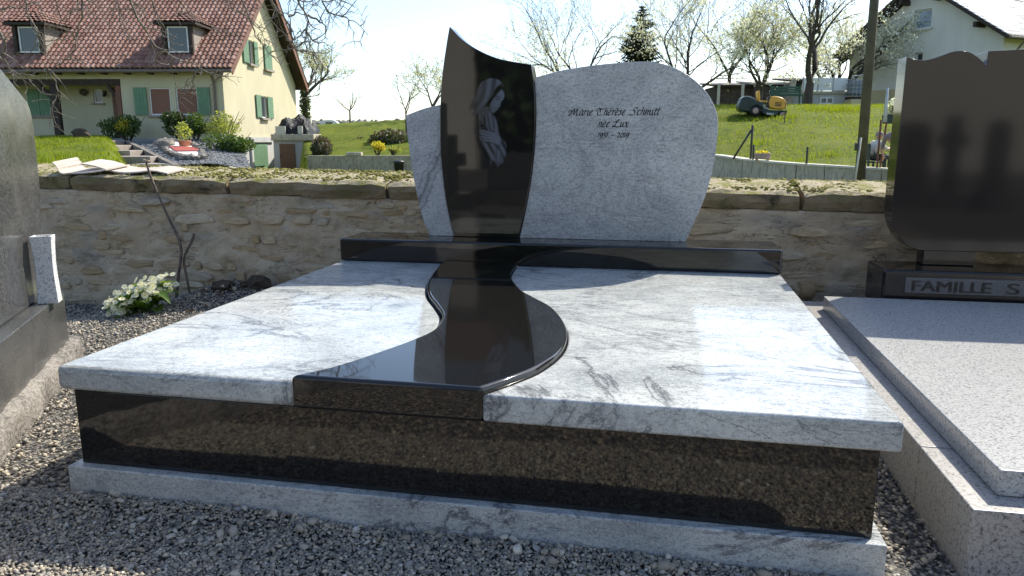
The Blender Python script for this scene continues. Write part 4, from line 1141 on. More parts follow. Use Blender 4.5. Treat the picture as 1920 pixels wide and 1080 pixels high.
# ================================================================== ROCKERY, STEPS AND ANNEX BY THE YELLOW HOUSE
def stair():
    st = bthing('garden_steps', 'grey stone garden steps climbing the lawn towards the yellow house', 'steps', 0, 0, 0)
    pts = [(332,312,24.5,1.9),(268,298,26,1.7),(238,287,27.6,1.5),(212,277,29.2,1.4),(200,268,30.6,1.4)]
    for px, py, d, w in pts:
        c = vp(px-22, py-6, d); MB().box(c.x-w/2, c.x+w/2, c.y-.45, c.y+1.3, c.z-.9, c.z).build('step', M['sill'], st, bevel=.015, seg=1)
stair()
def slate_bed():
    A, B_, C_, D_ = vp(246,268,31.5), vp(335,310,24), vp(470,318,24), vp(452,262,32.5)
    m = MB(); n = 26
    for i in range(n+1):
        for j in range(n+1):
            p = A.lerp(B_, i/n).lerp(D_.lerp(C_, i/n), j/n); h = .12*math.sin(j/n*math.pi)+rng.uniform(-.025,.025)
            m.v.append((p.x, p.y, p.z+h))
    for i in range(n):
        for j in range(n): a = i*(n+1)+j; m.f.append((a, a+n+1, a+n+2, a+1))
    o = bput(m.build('slate_bed', M['slate'], None, False)); tag(o, kind='structure')
    ch = MB()
    for i in range(2600):
        u, v = rng.random(), rng.random(); p = A.lerp(B_, u).lerp(D_.lerp(C_, u), v); h = .12*math.sin(v*math.pi)
        ch.blob((p.x, p.y, p.z+h+.01), (rng.uniform(.03,.08), rng.uniform(.03,.07), rng.uniform(.012,.03)), rng, .3, 0)
    k = bput(ch.build('slate_chips', M['slate'], None, False, recalc=False)); tag(k, 'grey slate chippings covering the sloping rockery bed', 'chippings', kind='stuff')
    e = bthing('edging_wall', 'low dark edging wall between the garden steps and the slate bed', 'wall', 0, 0, 0)
    m = MB(); a, b = vp(240,266,31.7), vp(332,313,23.9)
    m.v = [(a.x-.12,a.y,a.z+.08),(a.x+.06,a.y,a.z+.08),(b.x+.06,b.y,b.z+.08),(b.x-.12,b.y,b.z+.08)]; m.v += [(x,y,z-1.2) for x,y,z in m.v]
    m.f = [(0,1,2,3),(4,7,6,5),(0,4,5,1),(1,5,6,2),(2,6,7,3),(3,7,4,0)]; m.build('wall', M['rock'], e)
slate_bed()
def emblem():
    t = bthing('rock_edged_bed', 'small flower bed of white and red chippings ringed by rocks', 'flower bed', 0, 0, 0)
    Dd = 27.5
    def q(px, py, lift=0): 
        p = vp(px, py, Dd + (288-py)*.16 - 1.2); return (p.x, p.y, p.z+lift)
    rim = [(300,268),(312,262),(345,266),(368,275),(380,288),(378,296),(352,295),(333,292),(312,282)]
    P = crom([q(*r) for r in rim], 3, True)
    m = MB(); m.v = [p for p in P]+[(p[0],p[1],p[2]-.3) for p in P]; k = len(P)
    m.f = [tuple(range(k))]+[(i,(i+1)%k,k+(i+1)%k,k+i) for i in range(k)]
    m.build('white_chippings', M['whitegravel'], t)
    m = MB(); b = [q(316,275,.05), q(368,277,.05), q(376,284,.05), q(330,284,.05)]; m.v = b+[(x,y,z-.05) for x,y,z in b]; m.f = [(0,1,2,3),(0,4,5,1),(1,5,6,2),(2,6,7,3),(3,7,4,0)]
    m.build('red_chippings', M['redgravel'], t)
    for i, p in enumerate(P[::1]):
        MB().blob((p[0]+rng.uniform(-.05,.05), p[1], p[2]+.02), (rng.uniform(.14,.22), rng.uniform(.12,.2), rng.uniform(.07,.13)), rng, .25, 1).build('rock', M['rock'], t)
    c = vp(347,281,28.6)
    pot = bthing('flower_pot', 'terracotta pot with a leafy green plant in the rockery', 'flower pot', c.x, c.y, c.z)
    MB().lathe([(.13,0),(.17,.12),(.21,.30),(.24,.31),(.24,.36),(.20,.36),(.19,.32)], (0,0,0), 14).build('pot', M['terracotta'], pot, True)
    leaves((0,0,.70), (.30,.30,.42), 220, .09, M['shrublight'], pot, 'plant')
    s = bthing('garden_stake', 'thin stake leaning beside the potted plant in the rockery', 'stake', 0, 0, 0)
    MB().tube([vp(320,236,28.4), vp(343,262,28.4)], .018, 5).build('stake', M['barkgrey'], s)
    for px, py, d, r, lab in ((312,266,28.8,.24,'brown angular rock at the back of the rockery'), (402,306,25.5,.32,'large dark rock at the foot of the slate slope')):
        p = vp(px, py, d); o = MB().blob((0,0,0), (r*1.3,r,r*.8), rng, .22, 2).build('rockery_rock', M['rock'], None); bput(o, p.x, p.y, p.z-r*.2); tag(o, lab, 'rock', 'rocks in the rockery')
def leaves(c, r, n, size, mat, parent, name, rg=None, hollow=.35):
    rg = rg or rng; m = MB()
    for i in range(n):
        while True:
            p = Vector((rg.uniform(-1,1), rg.uniform(-1,1), rg.uniform(-1,1)))
            if hollow < p.length < 1: break
        s = size*rg.uniform(.6,1.3); q = Vector((c[0]+p.x*r[0], c[1]+p.y*r[1], c[2]+p.z*r[2]))
        a = Vector((rg.uniform(-1,1), rg.uniform(-1,1), rg.uniform(-.4,1))).normalized()*s
        b = a.cross(Vector((rg.uniform(-1,1), rg.uniform(-1,1), rg.uniform(-1,1)))); b = (b.normalized() if b.length > 1e-4 else Vector((1,0,0)))*s*.45
        n0 = len(m.v); m.v += [tuple(q), tuple(q+a*.5+b), tuple(q+a), tuple(q+a*.5-b)]; m.f.append((n0,n0+1,n0+2,n0+3))
    o = m.build(name, mat, parent, recalc=False); tag(o, kind='stuff'); return o
def shrub(name, label, px, py, d, w, h, mat, n=900, size=.14, group='shrubs below the yellow house', lobes=5):
    p = vp(px, py, d); t = bthing(name, label, 'shrub', p.x, p.y, p.z, 0, group); rg = random.Random(hash((px, py)) % 9999)
    st = MB(); m = MB()
    for i in range(7):
        a = rg.uniform(0,6.3); st.tube([(0,0,-.2), (math.cos(a)*w*.2, math.sin(a)*w*.2, h*.4), (math.cos(a)*w*.42, math.sin(a)*w*.35, h*rg.uniform(.6,.98))], [.03,.02,.008], 4)
    st.build('stems', M['bark'], t, recalc=False)
    for i in range(lobes):
        a = rg.uniform(0,6.3); rr = rg.uniform(.0,.5)
        leaves((math.cos(a)*w*.5*rr*1.2, math.sin(a)*w*.35*rr, h*rg.uniform(.3,.7)), (w*rg.uniform(.22,.36), w*.3, h*rg.uniform(.2,.34)), int(n*2.6)//lobes, size*.62, mat, t, 'foliage', rg, .1)
    return t
emblem()
shrub('feathery_shrub', 'feathery green shrub left of the front windows of the yellow house', 240, 262, 32.4, 1.9, 1.15, M['shrub'], 800, .16)
shrub('golden_shrub', 'small golden leaved shrub by the front door post', 230, 250, 32.0, .9, .75, M['shrubyellow'], 240, .11, lobes=3)
shrub('dark_shrub', 'dark evergreen shrub under the twin brown blind windows', 335, 262, 31.6, 1.4, 1.3, M['ivy'], 1000, .15)
shrub('dark_shrub', 'second dark evergreen shrub right below the right brown blind', 368, 260, 31.5, 1.4, 1.15, M['shrub'], 900, .14)
shrub('airy_shrub', 'airy light green shrub at the corner of the yellow house', 425, 264, 31.6, 1.9, 1.4, M['shrublight'], 650, .12)
shrub('trailing_shrub', 'dark trailing shrub hanging down beside the garage door', 432, 300, 28.2, 2.0, 1.1, M['shrub'], 1100, .14)
bo = vp(155, 262, 30.5); o = MB().blob((0,0,0), (.36,.3,.30), rng, .3, 2).build('boulder', M['soil'], None); bput(o, bo.x, bo.y, bo.z+.15); tag(o, 'dark boulder pile on the lawn in front of the yellow house', 'boulder')

# annex with brown door and tarpaulin heap
AD = 36.0
ax0, ax1 = vl(513, AD, 280), vl(577, AD, 280)
annex = bthing('garage_annex', 'grey flat roofed annex with brown door beside the yellow house', 'shed', ax0, AD, -.5)
az = lambda py: vz(py, AD)+.5
MB().box(0, ax1-ax0, 0, 3.2, 0, az(258)).build('wall', M['greyplaster'], annex, bevel=.02, seg=1)
MB().box(-.05, ax1-ax0+.35, -.18, 3.3, az(263), az(251)).build('roof_slab', M['concrete'], annex, bevel=.02, seg=1)
pd = MB().box(vl(525,AD,290)-ax0, vl(554,AD,290)-ax0, -.03, .05, .1, az(269)).build('door', M['greydoor'], annex)
MB().box(vl(526,AD,290)-ax0, vl(527,AD,290)-ax0, -.07, -.03, az(295), az(290)).build('handle', M['darkmetal'], pd)
def tarp():
    t = bthing('tarpaulin_heap', 'heap under crumpled black tarpaulin on the annex roof', 'tarpaulin', (ax0+ax1)/2+.1, AD+1.2, az(251)-.5)
    m = MB(); n = 24
    for i in range(n+1):
        for j in range(n+1):
            u, v = i/n*2-1, j/n*2-1
            h = .95*max(0, (1-abs(u)**4))*max(0, (1-abs(v)**4))**.6*(.75+.25*math.sin(u*5+1)*math.cos(v*4))+rng.uniform(-.05,.05)*(abs(u) < .95)
            m.v.append((u*(ax1-ax0)*.52, v*1.3, .01+max(h, 0)))
    for i in range(n):
        for j in range(n): a = i*(n+1)+j; m.f.append((a, a+n+1, a+n+2, a+1))
    m.build('sheet', M['tarp'], t)
    # blocks that weigh it down
    for px, py, w, h, lab in ((526,244,.46,.40,'beige paving slab leaning on the left of the tarpaulin'), (563,243,.22,.36,'narrow pale board leaning in the middle of the tarpaulin')):
        p = vp(px, py, AD-.12); o = MB().box(-w/2, w/2, -.05, .05, -h/2, h/2).build('paving_slab', M['block'], None, bevel=.01, seg=1); bput(o, p.x, p.y, p.z); tag(o, lab, 'slab')
    p = vp(574, 226, AD+1.3); b = bthing('hollow_block', 'pale hollow concrete block on top of the black tarpaulin', 'block', p.x, p.y, p.z)
    m = MB(); L, H, T = .5, .2, .2
    for x0, x1, z0_, z1_ in ((-.25,.25,-.1,-.065),(-.25,.25,.065,.1),(-.25,-.21,-.065,.065),(-.02,.02,-.065,.065),(.21,.25,-.065,.065)): m.box(x0,x1,-T/2,T/2,z0_,z1_)
    m.build('block', M['block'], b)
tarp()
# retaining wall of the bank, bin, van, caravan
rw_ = bthing('retaining_wall', 'stained concrete retaining wall below the grassy bank', 'wall', 0, 0, 0)
a = vp(578, 291, 30.4); b = vp(792, 289, 30.2)
m = MB(); k = 7
for i in range(k):
    x0 = a.x+(b.x-a.x)*i/k; x1 = a.x+(b.x-a.x)*(i+1)/k
    MB().box(x0+.004, x1-.004, 30.2, 30.5, -.9, a.z).build('panel', M['stained'], rw_, bevel=.01, seg=1)
p = vp(664, 288, 30.3); MB().box(p.x-.3, p.x+.3, 30.15, 30.55, a.z+.002, a.z+.13).build('pier_cap', M['concrete'], rw_, bevel=.01, seg=1)
p = vp(748, 312, 27.5); bn = bthing('black_bin', 'small black bin standing below the concrete retaining wall', 'bin', p.x, p.y, p.z)
MB().lathe([(.15,-.25),(.19,.12),(.20,.14)], (0,0,0), 14).build('body', M['tarp'], bn, True); MB().lathe([(.21,.14),(.21,.18),(.12,.23)], (0,0,0), 14).build('lid', M['darkmetal'], bn, True)
def caravan():
    p = vp(620, 240, 62); t = bthing('white_caravan', 'small white rounded caravan parked beyond the grassy bank', 'caravan', p.x, p.y, p.z)
    t.scale = (.5,.5,.5)
    m = MB(); m.prism(crom([(-1.5,0),(-1.55,.7),(-1.2,1.15),(-.2,1.3),(.8,1.2),(1.35,.75),(1.5,.1),(1.45,0)], 4), -.8, .8, 'y'); m.build('body', M['whitepanel'], t, bevel=.05, seg=2)
    MB().box(-.6,.5,-.83,-.8,.55,.95).build('window', M['glass'], t); MB().wheel((0,-.75,0), .28, .15).build('wheel', M['tyre'], t)
caravan()
for (px, py, d, w, h, mat, lab, n) in ((708,287,31.6,.85,.5,'shrubyellow','round golden shrub at the top of the retaining wall',420), (738,288,31.4,.8,.32,'shrublight','low light green plant right of the golden shrub',260), (612,286,31.2,.8,.45,'twigbrown','brown twiggy bush beside the annex wall',420)):
    shrub('bank_shrub', lab, px, py, d, w, h, M[mat], n, .09, 'shrubs on the bank', 4)
for (x0, x1, py, d, h, lab, sd) in ((655,705,270,36.5,.45,'dark bramble hedge on the middle of the grassy bank',1), (690,775,272,35.5,.85,'dense brown and green hedge behind the golden shrub',2), (585,622,286,32.4,.8,'brown bramble tangle next to the annex',3)):
    aa, bb = vp(x0, py, d), vp(x1, py, d); t = bthing('bramble_hedge', lab, 'hedge', (aa.x+bb.x)/2, d, aa.z-.2, 0, 'brambles on the bank'); rg = random.Random(sd)
    leaves((0,0,h*.5), ((bb.x-aa.x)/2, .6, h*.6), 1500, .11, M['twigbrown'], t, 'twigs', rg, 0); leaves((0,0,h*.4), ((bb.x-aa.x)/2, .6, h*.5), 1300, .10, M['shrub'], t, 'foliage', rg, 0)

# ================================================================== WHITE HOUSE (right)
M['skyglass'] = N('sky_painted_glass', .05, .9, Base_Color=(.20,.25,.31,1)).m  # pane with the sky's reflection put into its blue-grey base colour
D1, D2 = 36.0, 43.5
c1 = Vector((vl(1877, D1, 120), D1)); c2 = Vector((vl(1592, D2, 130), D2))
gl = (c2-c1).length; gdir = (c2-c1)/gl
wrot = math.atan2(-gdir.x, gdir.y)             # local y runs along the gable (away), local x to the right
wz = 2.75
wh = bthing('white_house', 'cream rendered house with pale tiled roof and dark eaves, right', 'house', c1.x, c1.y, wz, wrot)
we = vz(66, D1)-wz; RW = (vz(-25, (D1+D2)/2)-wz-we)/(gl/2); WL = 9.0
MB().prism([(0,-.8),(gl,-.8),(gl,we),(gl/2,we+RW*gl/2),(0,we)], 0, WL, 'x').build('wall', M['cream'], wh)
MB().box(-.03, WL, -.03, gl+.03, -.8, vz(172,D2-1)-wz).build('basement_wall', M['ochre'], wh)
for s in (0, 1):
    ov_ = .55; y0 = -ov_ if s == 0 else gl+ov_; za = we-ov_*RW+.10
    MB().prism([(y0,za),(gl/2,we+RW*gl/2+.10),(gl/2,we+RW*gl/2+.28),(y0,za+.18)], -.75, WL+.5, 'x').build('roof_board', M['darkwood'], wh)
sl_ = math.hypot(gl/2+.55, (gl/2+.55)*RW)
tiled_roof('roof_tiles', M['tilelight'], wh, (-.80, -.60, we-.55*RW+.24), (1,0,0), (0,1,RW), WL+1.3, sl_, .24, .33, .045)
tiled_roof('roof_tiles', M['tilelight'], wh, (WL+.5, gl+.60, we-.55*RW+.24), (-1,0,0), (0,-1,RW), WL+1.3, sl_, .5, .6, .045)
for f in (.12, .40, .60, .90, .99):
    y = gl*f; z = we+RW*min(y, gl-y)
    MB().box(-.72, .05, y-.09, y+.09, z-.26, z-.02).build('purlin_end', M['darkwood'], wh, bevel=.02, seg=1)
for i in range(4):
    y = gl+.15+i*.13; MB().box(-.7, 0, y-.03, y+.03, we-.5*RW-.05-i*.07, we-.5*RW+.03-i*.07).build('eave_slat', M['darkwood'], wh)
MB().tube([(-.7,-.68,we-.5*RW+.12), (WL,-.68,we-.5*RW+.12)], .06, 8).build('gutter', M['gutter'], wh)
MB().tube([(.55,-.68,we-.5*RW+.1), (.45,-.35,we-.75), (.25,-.09,we-1.1), (.25,-.09,0)], .05, 8).build('downpipe', M['gutter'], wh)
pW = lambda x, y, z: Vector((y, x, z))         # gable plane: x along the gable, y inward
def wpx(px, py):
    lo, hi = 0., gl
    for _ in range(40):
        mid = (lo+hi)/2; q = c1+gdir*mid; p = 960 + q.x*FPX*(CP-(py-540)/FPX*SP)/q.y
        if p > px: lo = mid
        else: hi = mid
    return lo
def wzz(px, py): q = c1+gdir*wpx(px, py); return vz(py, q.y)-wz
a, b = wpx(1747, 35), wpx(1714, 35); window(wh, pW, a, b, wzz(1730, 54), wzz(1730, 19), rec=.2, mull=1, pane='skyglass')
pbox(MB(), pW, a-.15, b+.15, -.1, 0, wzz(1730,58), wzz(1730,54)-.004).build('window_sill', M['cream'], wh)
a, b = wpx(1730, 108), wpx(1715, 108); window(wh, pW, a, b, wzz(1722, 116), wzz(1722, 100), rec=.2, mull=1)
window(wh, lambda x, y, z: Vector((x, y, z)), 1.0, 2.3, we-2.1, we-.85, mull=2)
carve([o for o in wh.children if o.name.startswith('wall')][0])

# white panel terrace, tank
TD = 37.5
ta, tb = vl(1505, TD, 170), vl(1590, TD, 160)
ter = bthing('terrace_wall', 'grey terrace wall with white panel screen left of the cream house', 'terrace', ta, TD, 2.2)
tz = lambda py: vz(py, TD)-2.2
MB().box(-.6, tb-ta+.1, 0, 3, -.5, tz(177)).build('wall', M['greyplaster'], ter)
MB().box(-.7, tb-ta+.1, -.12, 3, tz(177)+.001, tz(172)).build('terrace_slab', M['concrete'], ter)
for i in range(3):
    x0 = (tb-ta)*i/3; x1 = (tb-ta)*(i+1)/3
    MB().box(x0+.03, x1-.03, -.02, .02, tz(171), tz(147)).build('panel', M['whitepanel'], ter); MB().box(x0-.02, x0+.025, -.04, .04, tz(172), tz(145)).build('post', M['steel'], ter)
window(ter, pF, vl(1537,TD,190)-ta, vl(1562,TD,190)-ta, tz(196), tz(183), rec=-.005, mull=2, cut=False)
MB().prism([(-1.0,-.5),(-.5,tz(150)),(-.35,tz(150)),(-.6,-.5)], -.1, .3, 'y').build('buttress', M['concrete'], ter)
def tank():
    a = vp(1592, 182, 37.0); b = vp(1628, 150, 37.0); w, h = b.x-a.x, b.z-a.z
    t = bthing('water_tank', 'blue grey water tank in a wire cage beside the cream house', 'tank', a.x, 36.6, a.z)
    MB().box(.03, w-.03, .03, w-.03, .06, h-.06).build('tank', M['tank'], t, bevel=.08, seg=3)
    for i in range(6):
        x = w*i/5; MB().tube([(x,0,0),(x,0,h)], .014, 5).build('bar', M['steel'], t)
    for i in range(5):
        z = h*i/4; MB().tube([(0,0,z),(w,0,z),(w,w,z),(0,w,z),(0,0,z)], .014, 5).build('hoop', M['steel'], t)
    MB().box(0, w, 0, w, -.14, -.02).build('pallet', M['darkwood'], t); MB().tube([(.0,.1,h),(.05,.1,h+.14),(w*.6,.1,h+.18),(w*.65,.1,h)], .03, 6).build('rail', M['steel'], t)
    MB().box(-.05, w+.05, .0, w, -.7, -.145).build('stand', M['ochre'], t)
tank()
# sheds behind the mower
def shed(name, label, x0, x1, pt, pb, d, mat, roofmat, group='sheds behind the lawn'):
    a = vp(x0, pb, d); b = vp(x1, pt, d); w, h = b.x-a.x, b.z-a.z
    t = bthing(name, label, 'shed', a.x, d, a.z, 0, group); n = max(3, int(w/.35))
    MB().box(0.02, w-.02, .05, 2.2, -.4, h).build('wall', mat, t)
    for i in range(n): MB().box(w*i/n+.008, w*(i+1)/n-.008, 0, .049, -.4, h-.02).build('board', mat, t)
    MB().prism([(-.3,h-.05),(2.5,h+.25),(2.5,h+.33),(-.3,h+.04)], -.2, w+.2, 'x').build('roof', roofmat, t)
    return t
M['shedbrown'] = simple('weathered_shed_board', (.075,.06,.048), (.12,.10,.08), 5, .9, .3, 40)
shed('wooden_shed', 'dark brown board shed behind the grass catcher of the mower', 1340, 1412, 162, 200, 39, M['shedbrown'], M['darkwood'])
shed('wooden_shed', 'shed with pale corrugated roof behind the lawn mower', 1412, 1470, 158, 196, 38.6, M['shedbrown'], M['block'])
shed('green_shed', 'small dark green shed at the foot of the bare tree', 1484, 1505, 153, 196, 38, M['greenpaint'], M['darkwood'])
for i, px in enumerate((1346, 1391)):
    a = vp(px, 200, 38.4); o = MB().box(-.06,.06,-.06,.06,-.3,vz(158,38.4)-a.z).build('timber_post', M['block'], None); bput(o, a.x, a.y, a.z); tag(o, ('pale post at the left end of the brown shed','pale post in front of the middle of the sheds')[i], 'post', 'posts by the sheds')
def bench():
    p = vp(1475, 196, 36.6); t = bthing('garden_bench', 'green slatted garden bench behind the yellow mower bonnet', 'bench', p.x, p.y, p.z)
    for i in range(4): MB().box(-.75,.75,.25,.29,.42+i*.11,.42+i*.11+.08).build('back_slat', M['bench'], t)
    for i in range(4): MB().box(-.75,.75,-.25+i*.12,-.25+i*.12+.09,.38,.41).build('seat_slat', M['bench'], t)
    for x in (-.68,.68):
        for y in (-.2,.24): MB().box(x-.03,x+.03,y-.03,y+.03,-.2,.38 if y < 0 else .86).build('leg', M['bench'], t)
bench()

# ================================================================== RIDING MOWER
M['sandpink'] = simple('pink_sandstone', (.36,.25,.21), (.44,.32,.27), 7, .9, .4, 40)
def mower():
    p = vp(1428, 219, 28.0)
    t = bthing('ride_on_mower', 'ride-on mower with yellow bonnet and seat and dark grass catcher', 'mower', p.x, p.y, p.z-.02, -.12)
    t.rotation_euler[1] = .10; t.scale = (.88,.88,.88)
    k = 1.0
    # local: x forward to the right, y away
    m = MB(); m.prism(crom([(.20,.42),(.16,.72),(.30,.86),(.62,.84),(.82,.72),(.88,.52),(.80,.38),(.40,.36)], 4, True), -.24, .24, 'y'); m.build('bonnet', M['yellowpaint'], t, bevel=.06, seg=3)
    m = MB(); m.prism(crom([(-.98,.16),(-1.04,.40),(-.90,.70),(-.62,.72),(-.40,.62),(-.36,.3),(-.44,.15),(-.7,.13)], 3, True), -.40, .40, 'y'); gc = m.build('grass_catcher', M['greenpaint'], t, bevel=.06, seg=3)
    MB().prism(crom([(-.98,.64),(-.84,.76),(-.58,.745),(-.4,.64),(-.6,.70),(-.85,.715)], 4, True), -.36, .36, 'y').build('lid', M['steel'], gc)
    MB().prism([(-.5,.26),(-.45,.58),(-.1,.60),(.05,.34),(.2,.30),(.85,.32),(.85,.20),(-.4,.18)], -.30, .30, 'y').build('chassis', M['greenpaint'], t, bevel=.04, seg=2)
    MB().prism(crom([(-.26,.60),(-.28,.64),(.08,.65),(.10,.60)], 3, True), -.2, .2, 'y').build('seat', M['yellowpaint'], t, bevel=.03, seg=2)
    MB().prism(crom([(-.28,.66),(-.36,.98),(-.28,1.0),(-.20,.68)], 3, True), -.2, .2, 'y').build('seat_back', M['yellowpaint'], t, bevel=.03, seg=2)
    MB().prism([(-.05,.10),(-.1,.22),(.55,.22),(.50,.08)], -.48, .48, 'y').build('cutting_deck', M['greenpaint'], t, bevel=.03, seg=2)
    MB().box(.08,.36,-.50,-.482,.09,.17).build('deck_plate', M['steel'], t)
    MB().tube([(.22,0,.84),(.12,0,.98)], .025, 8).build('steering_column', M['darkmetal'], t)
    ring = [(.11+.05*math.cos(a)*.6, .17*math.sin(a), .99+.10*math.cos(a)*.7) for a in np.linspace(0, 2*math.pi, 17)]
    MB().tube(ring, .014, 6, False).build('steering_wheel', M['darkmetal'], t)
    for x, r in ((-.36,.225),(.72,.175)):
        for y in (-.36,.36):
            w = MB().wheel((x,y,r-.02), r, .17).build('wheel', M['tyre'], t, True)
            MB().wheel((x,y+math.copysign(.02,y),r-.02), r*.55, .17, 14).build('rim', M['sandpink'], w, True)
    MB().prism([(.12,.40),(.10,.80),(.20,.86),(.24,.40)], -.20, .20, 'y').build('dashboard', M['darkmetal'], t, bevel=.02, seg=2)
    for z in (.48,.54,.60): MB().box(.40,.66,-.262,-.255,z,z+.03).build('vent_slot', M['darkmetal'], t)
    MB().box(.84,.885,-.18,-.06,.50,.58).build('headlight', M['glass'], t, bevel=.01, seg=1); MB().box(.84,.885,.06,.18,.50,.58).build('headlight', M['glass'], t, bevel=.01, seg=1)
    for y in (-.36,.36): MB().prism(crom([(-.66,.30),(-.58,.46),(-.36,.52),(-.14,.44),(-.08,.30),(-.16,.38),(-.36,.46),(-.56,.40)], 3, True), y-.10, y+.10, 'y').build('mudguard', M['greenpaint'], t)
    MB().box(.82,.92,-.28,.28,.24,.34).build('bumper', M['darkmetal'], t)
    MB().tube([(-.12,-.26,.56),(0,-.29,.36),(.16,-.30,.33)], .03, 6).build('footrest', M['steel'], t)
mower()

# ================================================================== LOW WALL, FENCE POSTS, TROUGH, POLE
lw_ = bthing('low_concrete_wall', 'low curving concrete wall along the edge of the right lawn', 'wall', 0, 0, 0)
WP = [(1230,283,23),(1345,290,22.0),(1400,298,20.8),(1500,306.5,19.0),(1600,312.5,17.9),(1660,316,17.2),(1760,322,16.3),(1900,330,15.4)]
wp = crom([tuple(vp(*q)) for q in WP], 4)
for i in range(0, len(wp)-1, 2):
    a, b = Vector(wp[i]), Vector(wp[min(i+2, len(wp)-1)]); L = (b-a).length
    d = (b-a).normalized(); n = Vector((-d.y, d.x, 0))*.13
    m = MB(); g2 = d*.006
    q = [a+g2-n, b-g2-n, b-g2+n, a+g2+n]; m.v = [(p.x,p.y,p.z-.05) for p in q]+[(p.x,p.y,-.7) for p in q]
    m.f = [(0,1,2,3),(0,4,5,1),(1,5,6,2),(2,6,7,3),(3,7,4,0)]; m.build('panel', M['concrete'], lw_)
    n *= 1.25; q = [a+g2-n, b-g2-n, b-g2+n, a+g2+n]; m = MB(); m.v = [tuple(p) for p in q]+[(p.x,p.y,p.z-.049) for p in q]; m.f = [(0,1,2,3),(4,7,6,5),(0,4,5,1),(1,5,6,2),(2,6,7,3),(3,7,4,0)]
    m.build('coping', M['block'], lw_)
def post(px, pt, pb, d, r, mat, label, name='fence_post', lean=0, group='posts along the low wall', cat='post'):
    a = vp(px, pb, d); h = vz(pt, d)-a.z
    o = MB().tube([(0,0,-.3),(lean*.5,0,h*.5),(lean,0,h-.02),(lean,0,h)], [r,r,r,r*.6], 8).build(name, mat, None, True); bput(o, a.x, a.y, a.z); return tag(o, label, cat, group)
post(1407, 235, 304, 20.6, .03, M['darkmetal'], 'tall dark fence post with a diagonal brace on the low wall')
bt = vp(1375, 298, 21.0); br = vp(1409, 244, 20.6); o = MB().tube([(0,0,0), tuple(br-bt)], .028, 8).build('fence_brace', M['darkmetal'], None, True); bput(o, bt.x, bt.y, bt.z); tag(o, 'slanted brace propping the tall dark fence post', 'brace')
post(1411.5, 272, 304, 20.4, .025, M['darkmetal'], 'short dark fence post right beside the tall braced one')
post(1512, 276, 307, 18.75, .025, M['darkmetal'], 'single dark fence post in the middle of the low wall')
def wires():
    a, b = Vector(vp(1412,275,20.4)), Vector(vp(1512,279,18.75)); c = Vector(vp(1700,286,17.2))
    t = bthing('wire_fence', 'thin wire mesh strung between the dark posts above the low wall', 'fence', 0, 0, 0)
    for i in range(6):
        z = -i*.075; MB().tube([a+Vector((0,0,z)), b+Vector((0,0,z)), c+Vector((0,0,z))], .0022, 3).build('wire', M['darkmetal'], t)
wires()
def trough():
    p = vp(1429, 301, 20.1); t = bthing('planter_trough', 'pinkish stone planter trough on the low concrete wall', 'planter', p.x, p.y, p.z, -.35); t.scale = (.82,.82,.82)
    m = MB(); m.prism([(-.24,.04),(-.26,.22),(.26,.22),(.24,.04)], -.12, .12, 'y'); m.build('trough', M['terracotta'] if False else M['sandpink'], t, bevel=.012, seg=1)
    for x in (-.17,.17): MB().box(x-.04,x+.04,-.09,.09,-.02,.039).build('foot', M['sandpink'], t)
    leaves((0,0,.24), (.22,.09,.05), 90, .05, M['shrubyellow'], t, 'plants')
M['sandpink'] = simple('pink_sandstone', (.36,.25,.21), (.44,.32,.27), 7, .9, .4, 40)
trough()
pb_, pt_ = vp(1611, 345, 17.0), vp(1650, -120, 17.0)
o = MB().tube([tuple(Vector((0,0,-.5))), tuple((pt_-pb_)*.5), tuple(pt_-pb_)], [.112,.10,.088], 14).build('utility_pole', M['pole'], None, True); bput(o, pb_.x, pb_.y, pb_.z); tag(o, 'tall brown wooden utility pole leaning slightly right', 'pole')
pm = bthing('meter_post', 'thin white post carrying a small dark box left of the utility pole', 'post', *vp(1602, 340, 16.4))
h = vz(259, 16.4)-vz(340,16.4); MB().tube([(0,0,-.3),(.06,0,h)], .02, 8).build('post', M['block'], pm, True); MB().box(-.07,.01,-.06,.0,h*.70,h*.88).build('box', M['darkmetal'], pm, bevel=.01, seg=1)
a = vp(1880, -4, 25); b = vp(2100, 45, 19); c = vp(1500, -120, 40)
o = MB().tube([tuple(c-a), (0,0,0), tuple(b-a)], .009, 4).build('power_line', M['darkmetal'], None); bput(o, a.x, a.y, a.z); tag(o, 'thin dark power line crossing above the pale roof', 'cable')
def trellis():
    d = 17.4
    t = bthing('steel_frame', 'two rusty steel uprights with a hanging green planter', 'frame', 0, 0, 0)
    for (x0, y0, x1, y1) in ((1652,226,1642,338),(1662,232,1648,330)):
        MB().tube([vp(x0,y0,d), vp(x1,y1,d)], .022, 8).build('upright', M['rust'], t)
    MB().tube([vp(1668,316,d), vp(1651,338,d)], .02, 8).build('strut', M['rust'], t)
    p = vp(1668, 233, d+.6); pl = bthing('hanging_planter', 'dark green planter box with a pale flowering plant beside the headstone', 'planter', p.x, p.y, p.z)
    MB().prism([(-.12,0),(-.15,.2),(.25,.2),(.22,0)], -.12, .12, 'y').build('box', M['greenpaint'], pl, bevel=.01, seg=1)
    leaves((.08,0,.38), (.14,.12,.22), 160, .06, M['blossom'], pl, 'blooms'); leaves((.08,0,.30), (.15,.12,.15), 120, .06, M['shrub'], pl, 'foliage')
    a, b = vp(1659, 230, d+.5), vp(1664.5, 166, d+.5); o = MB().tube([(0,0,0), tuple((b-a)*.5), tuple(b-a)], [.05,.035,.02], 8).build('glass_ornament', M['tankglass'], None, True); bput(o, a.x, a.y, a.z); tag(o, 'pale glassy garden ornament stake standing by the planter', 'ornament')
M['tankglass'] = N('pale_glass', .1, .6, Base_Color=(.55,.60,.64,1), Transmission_Weight=.3).m
trellis()

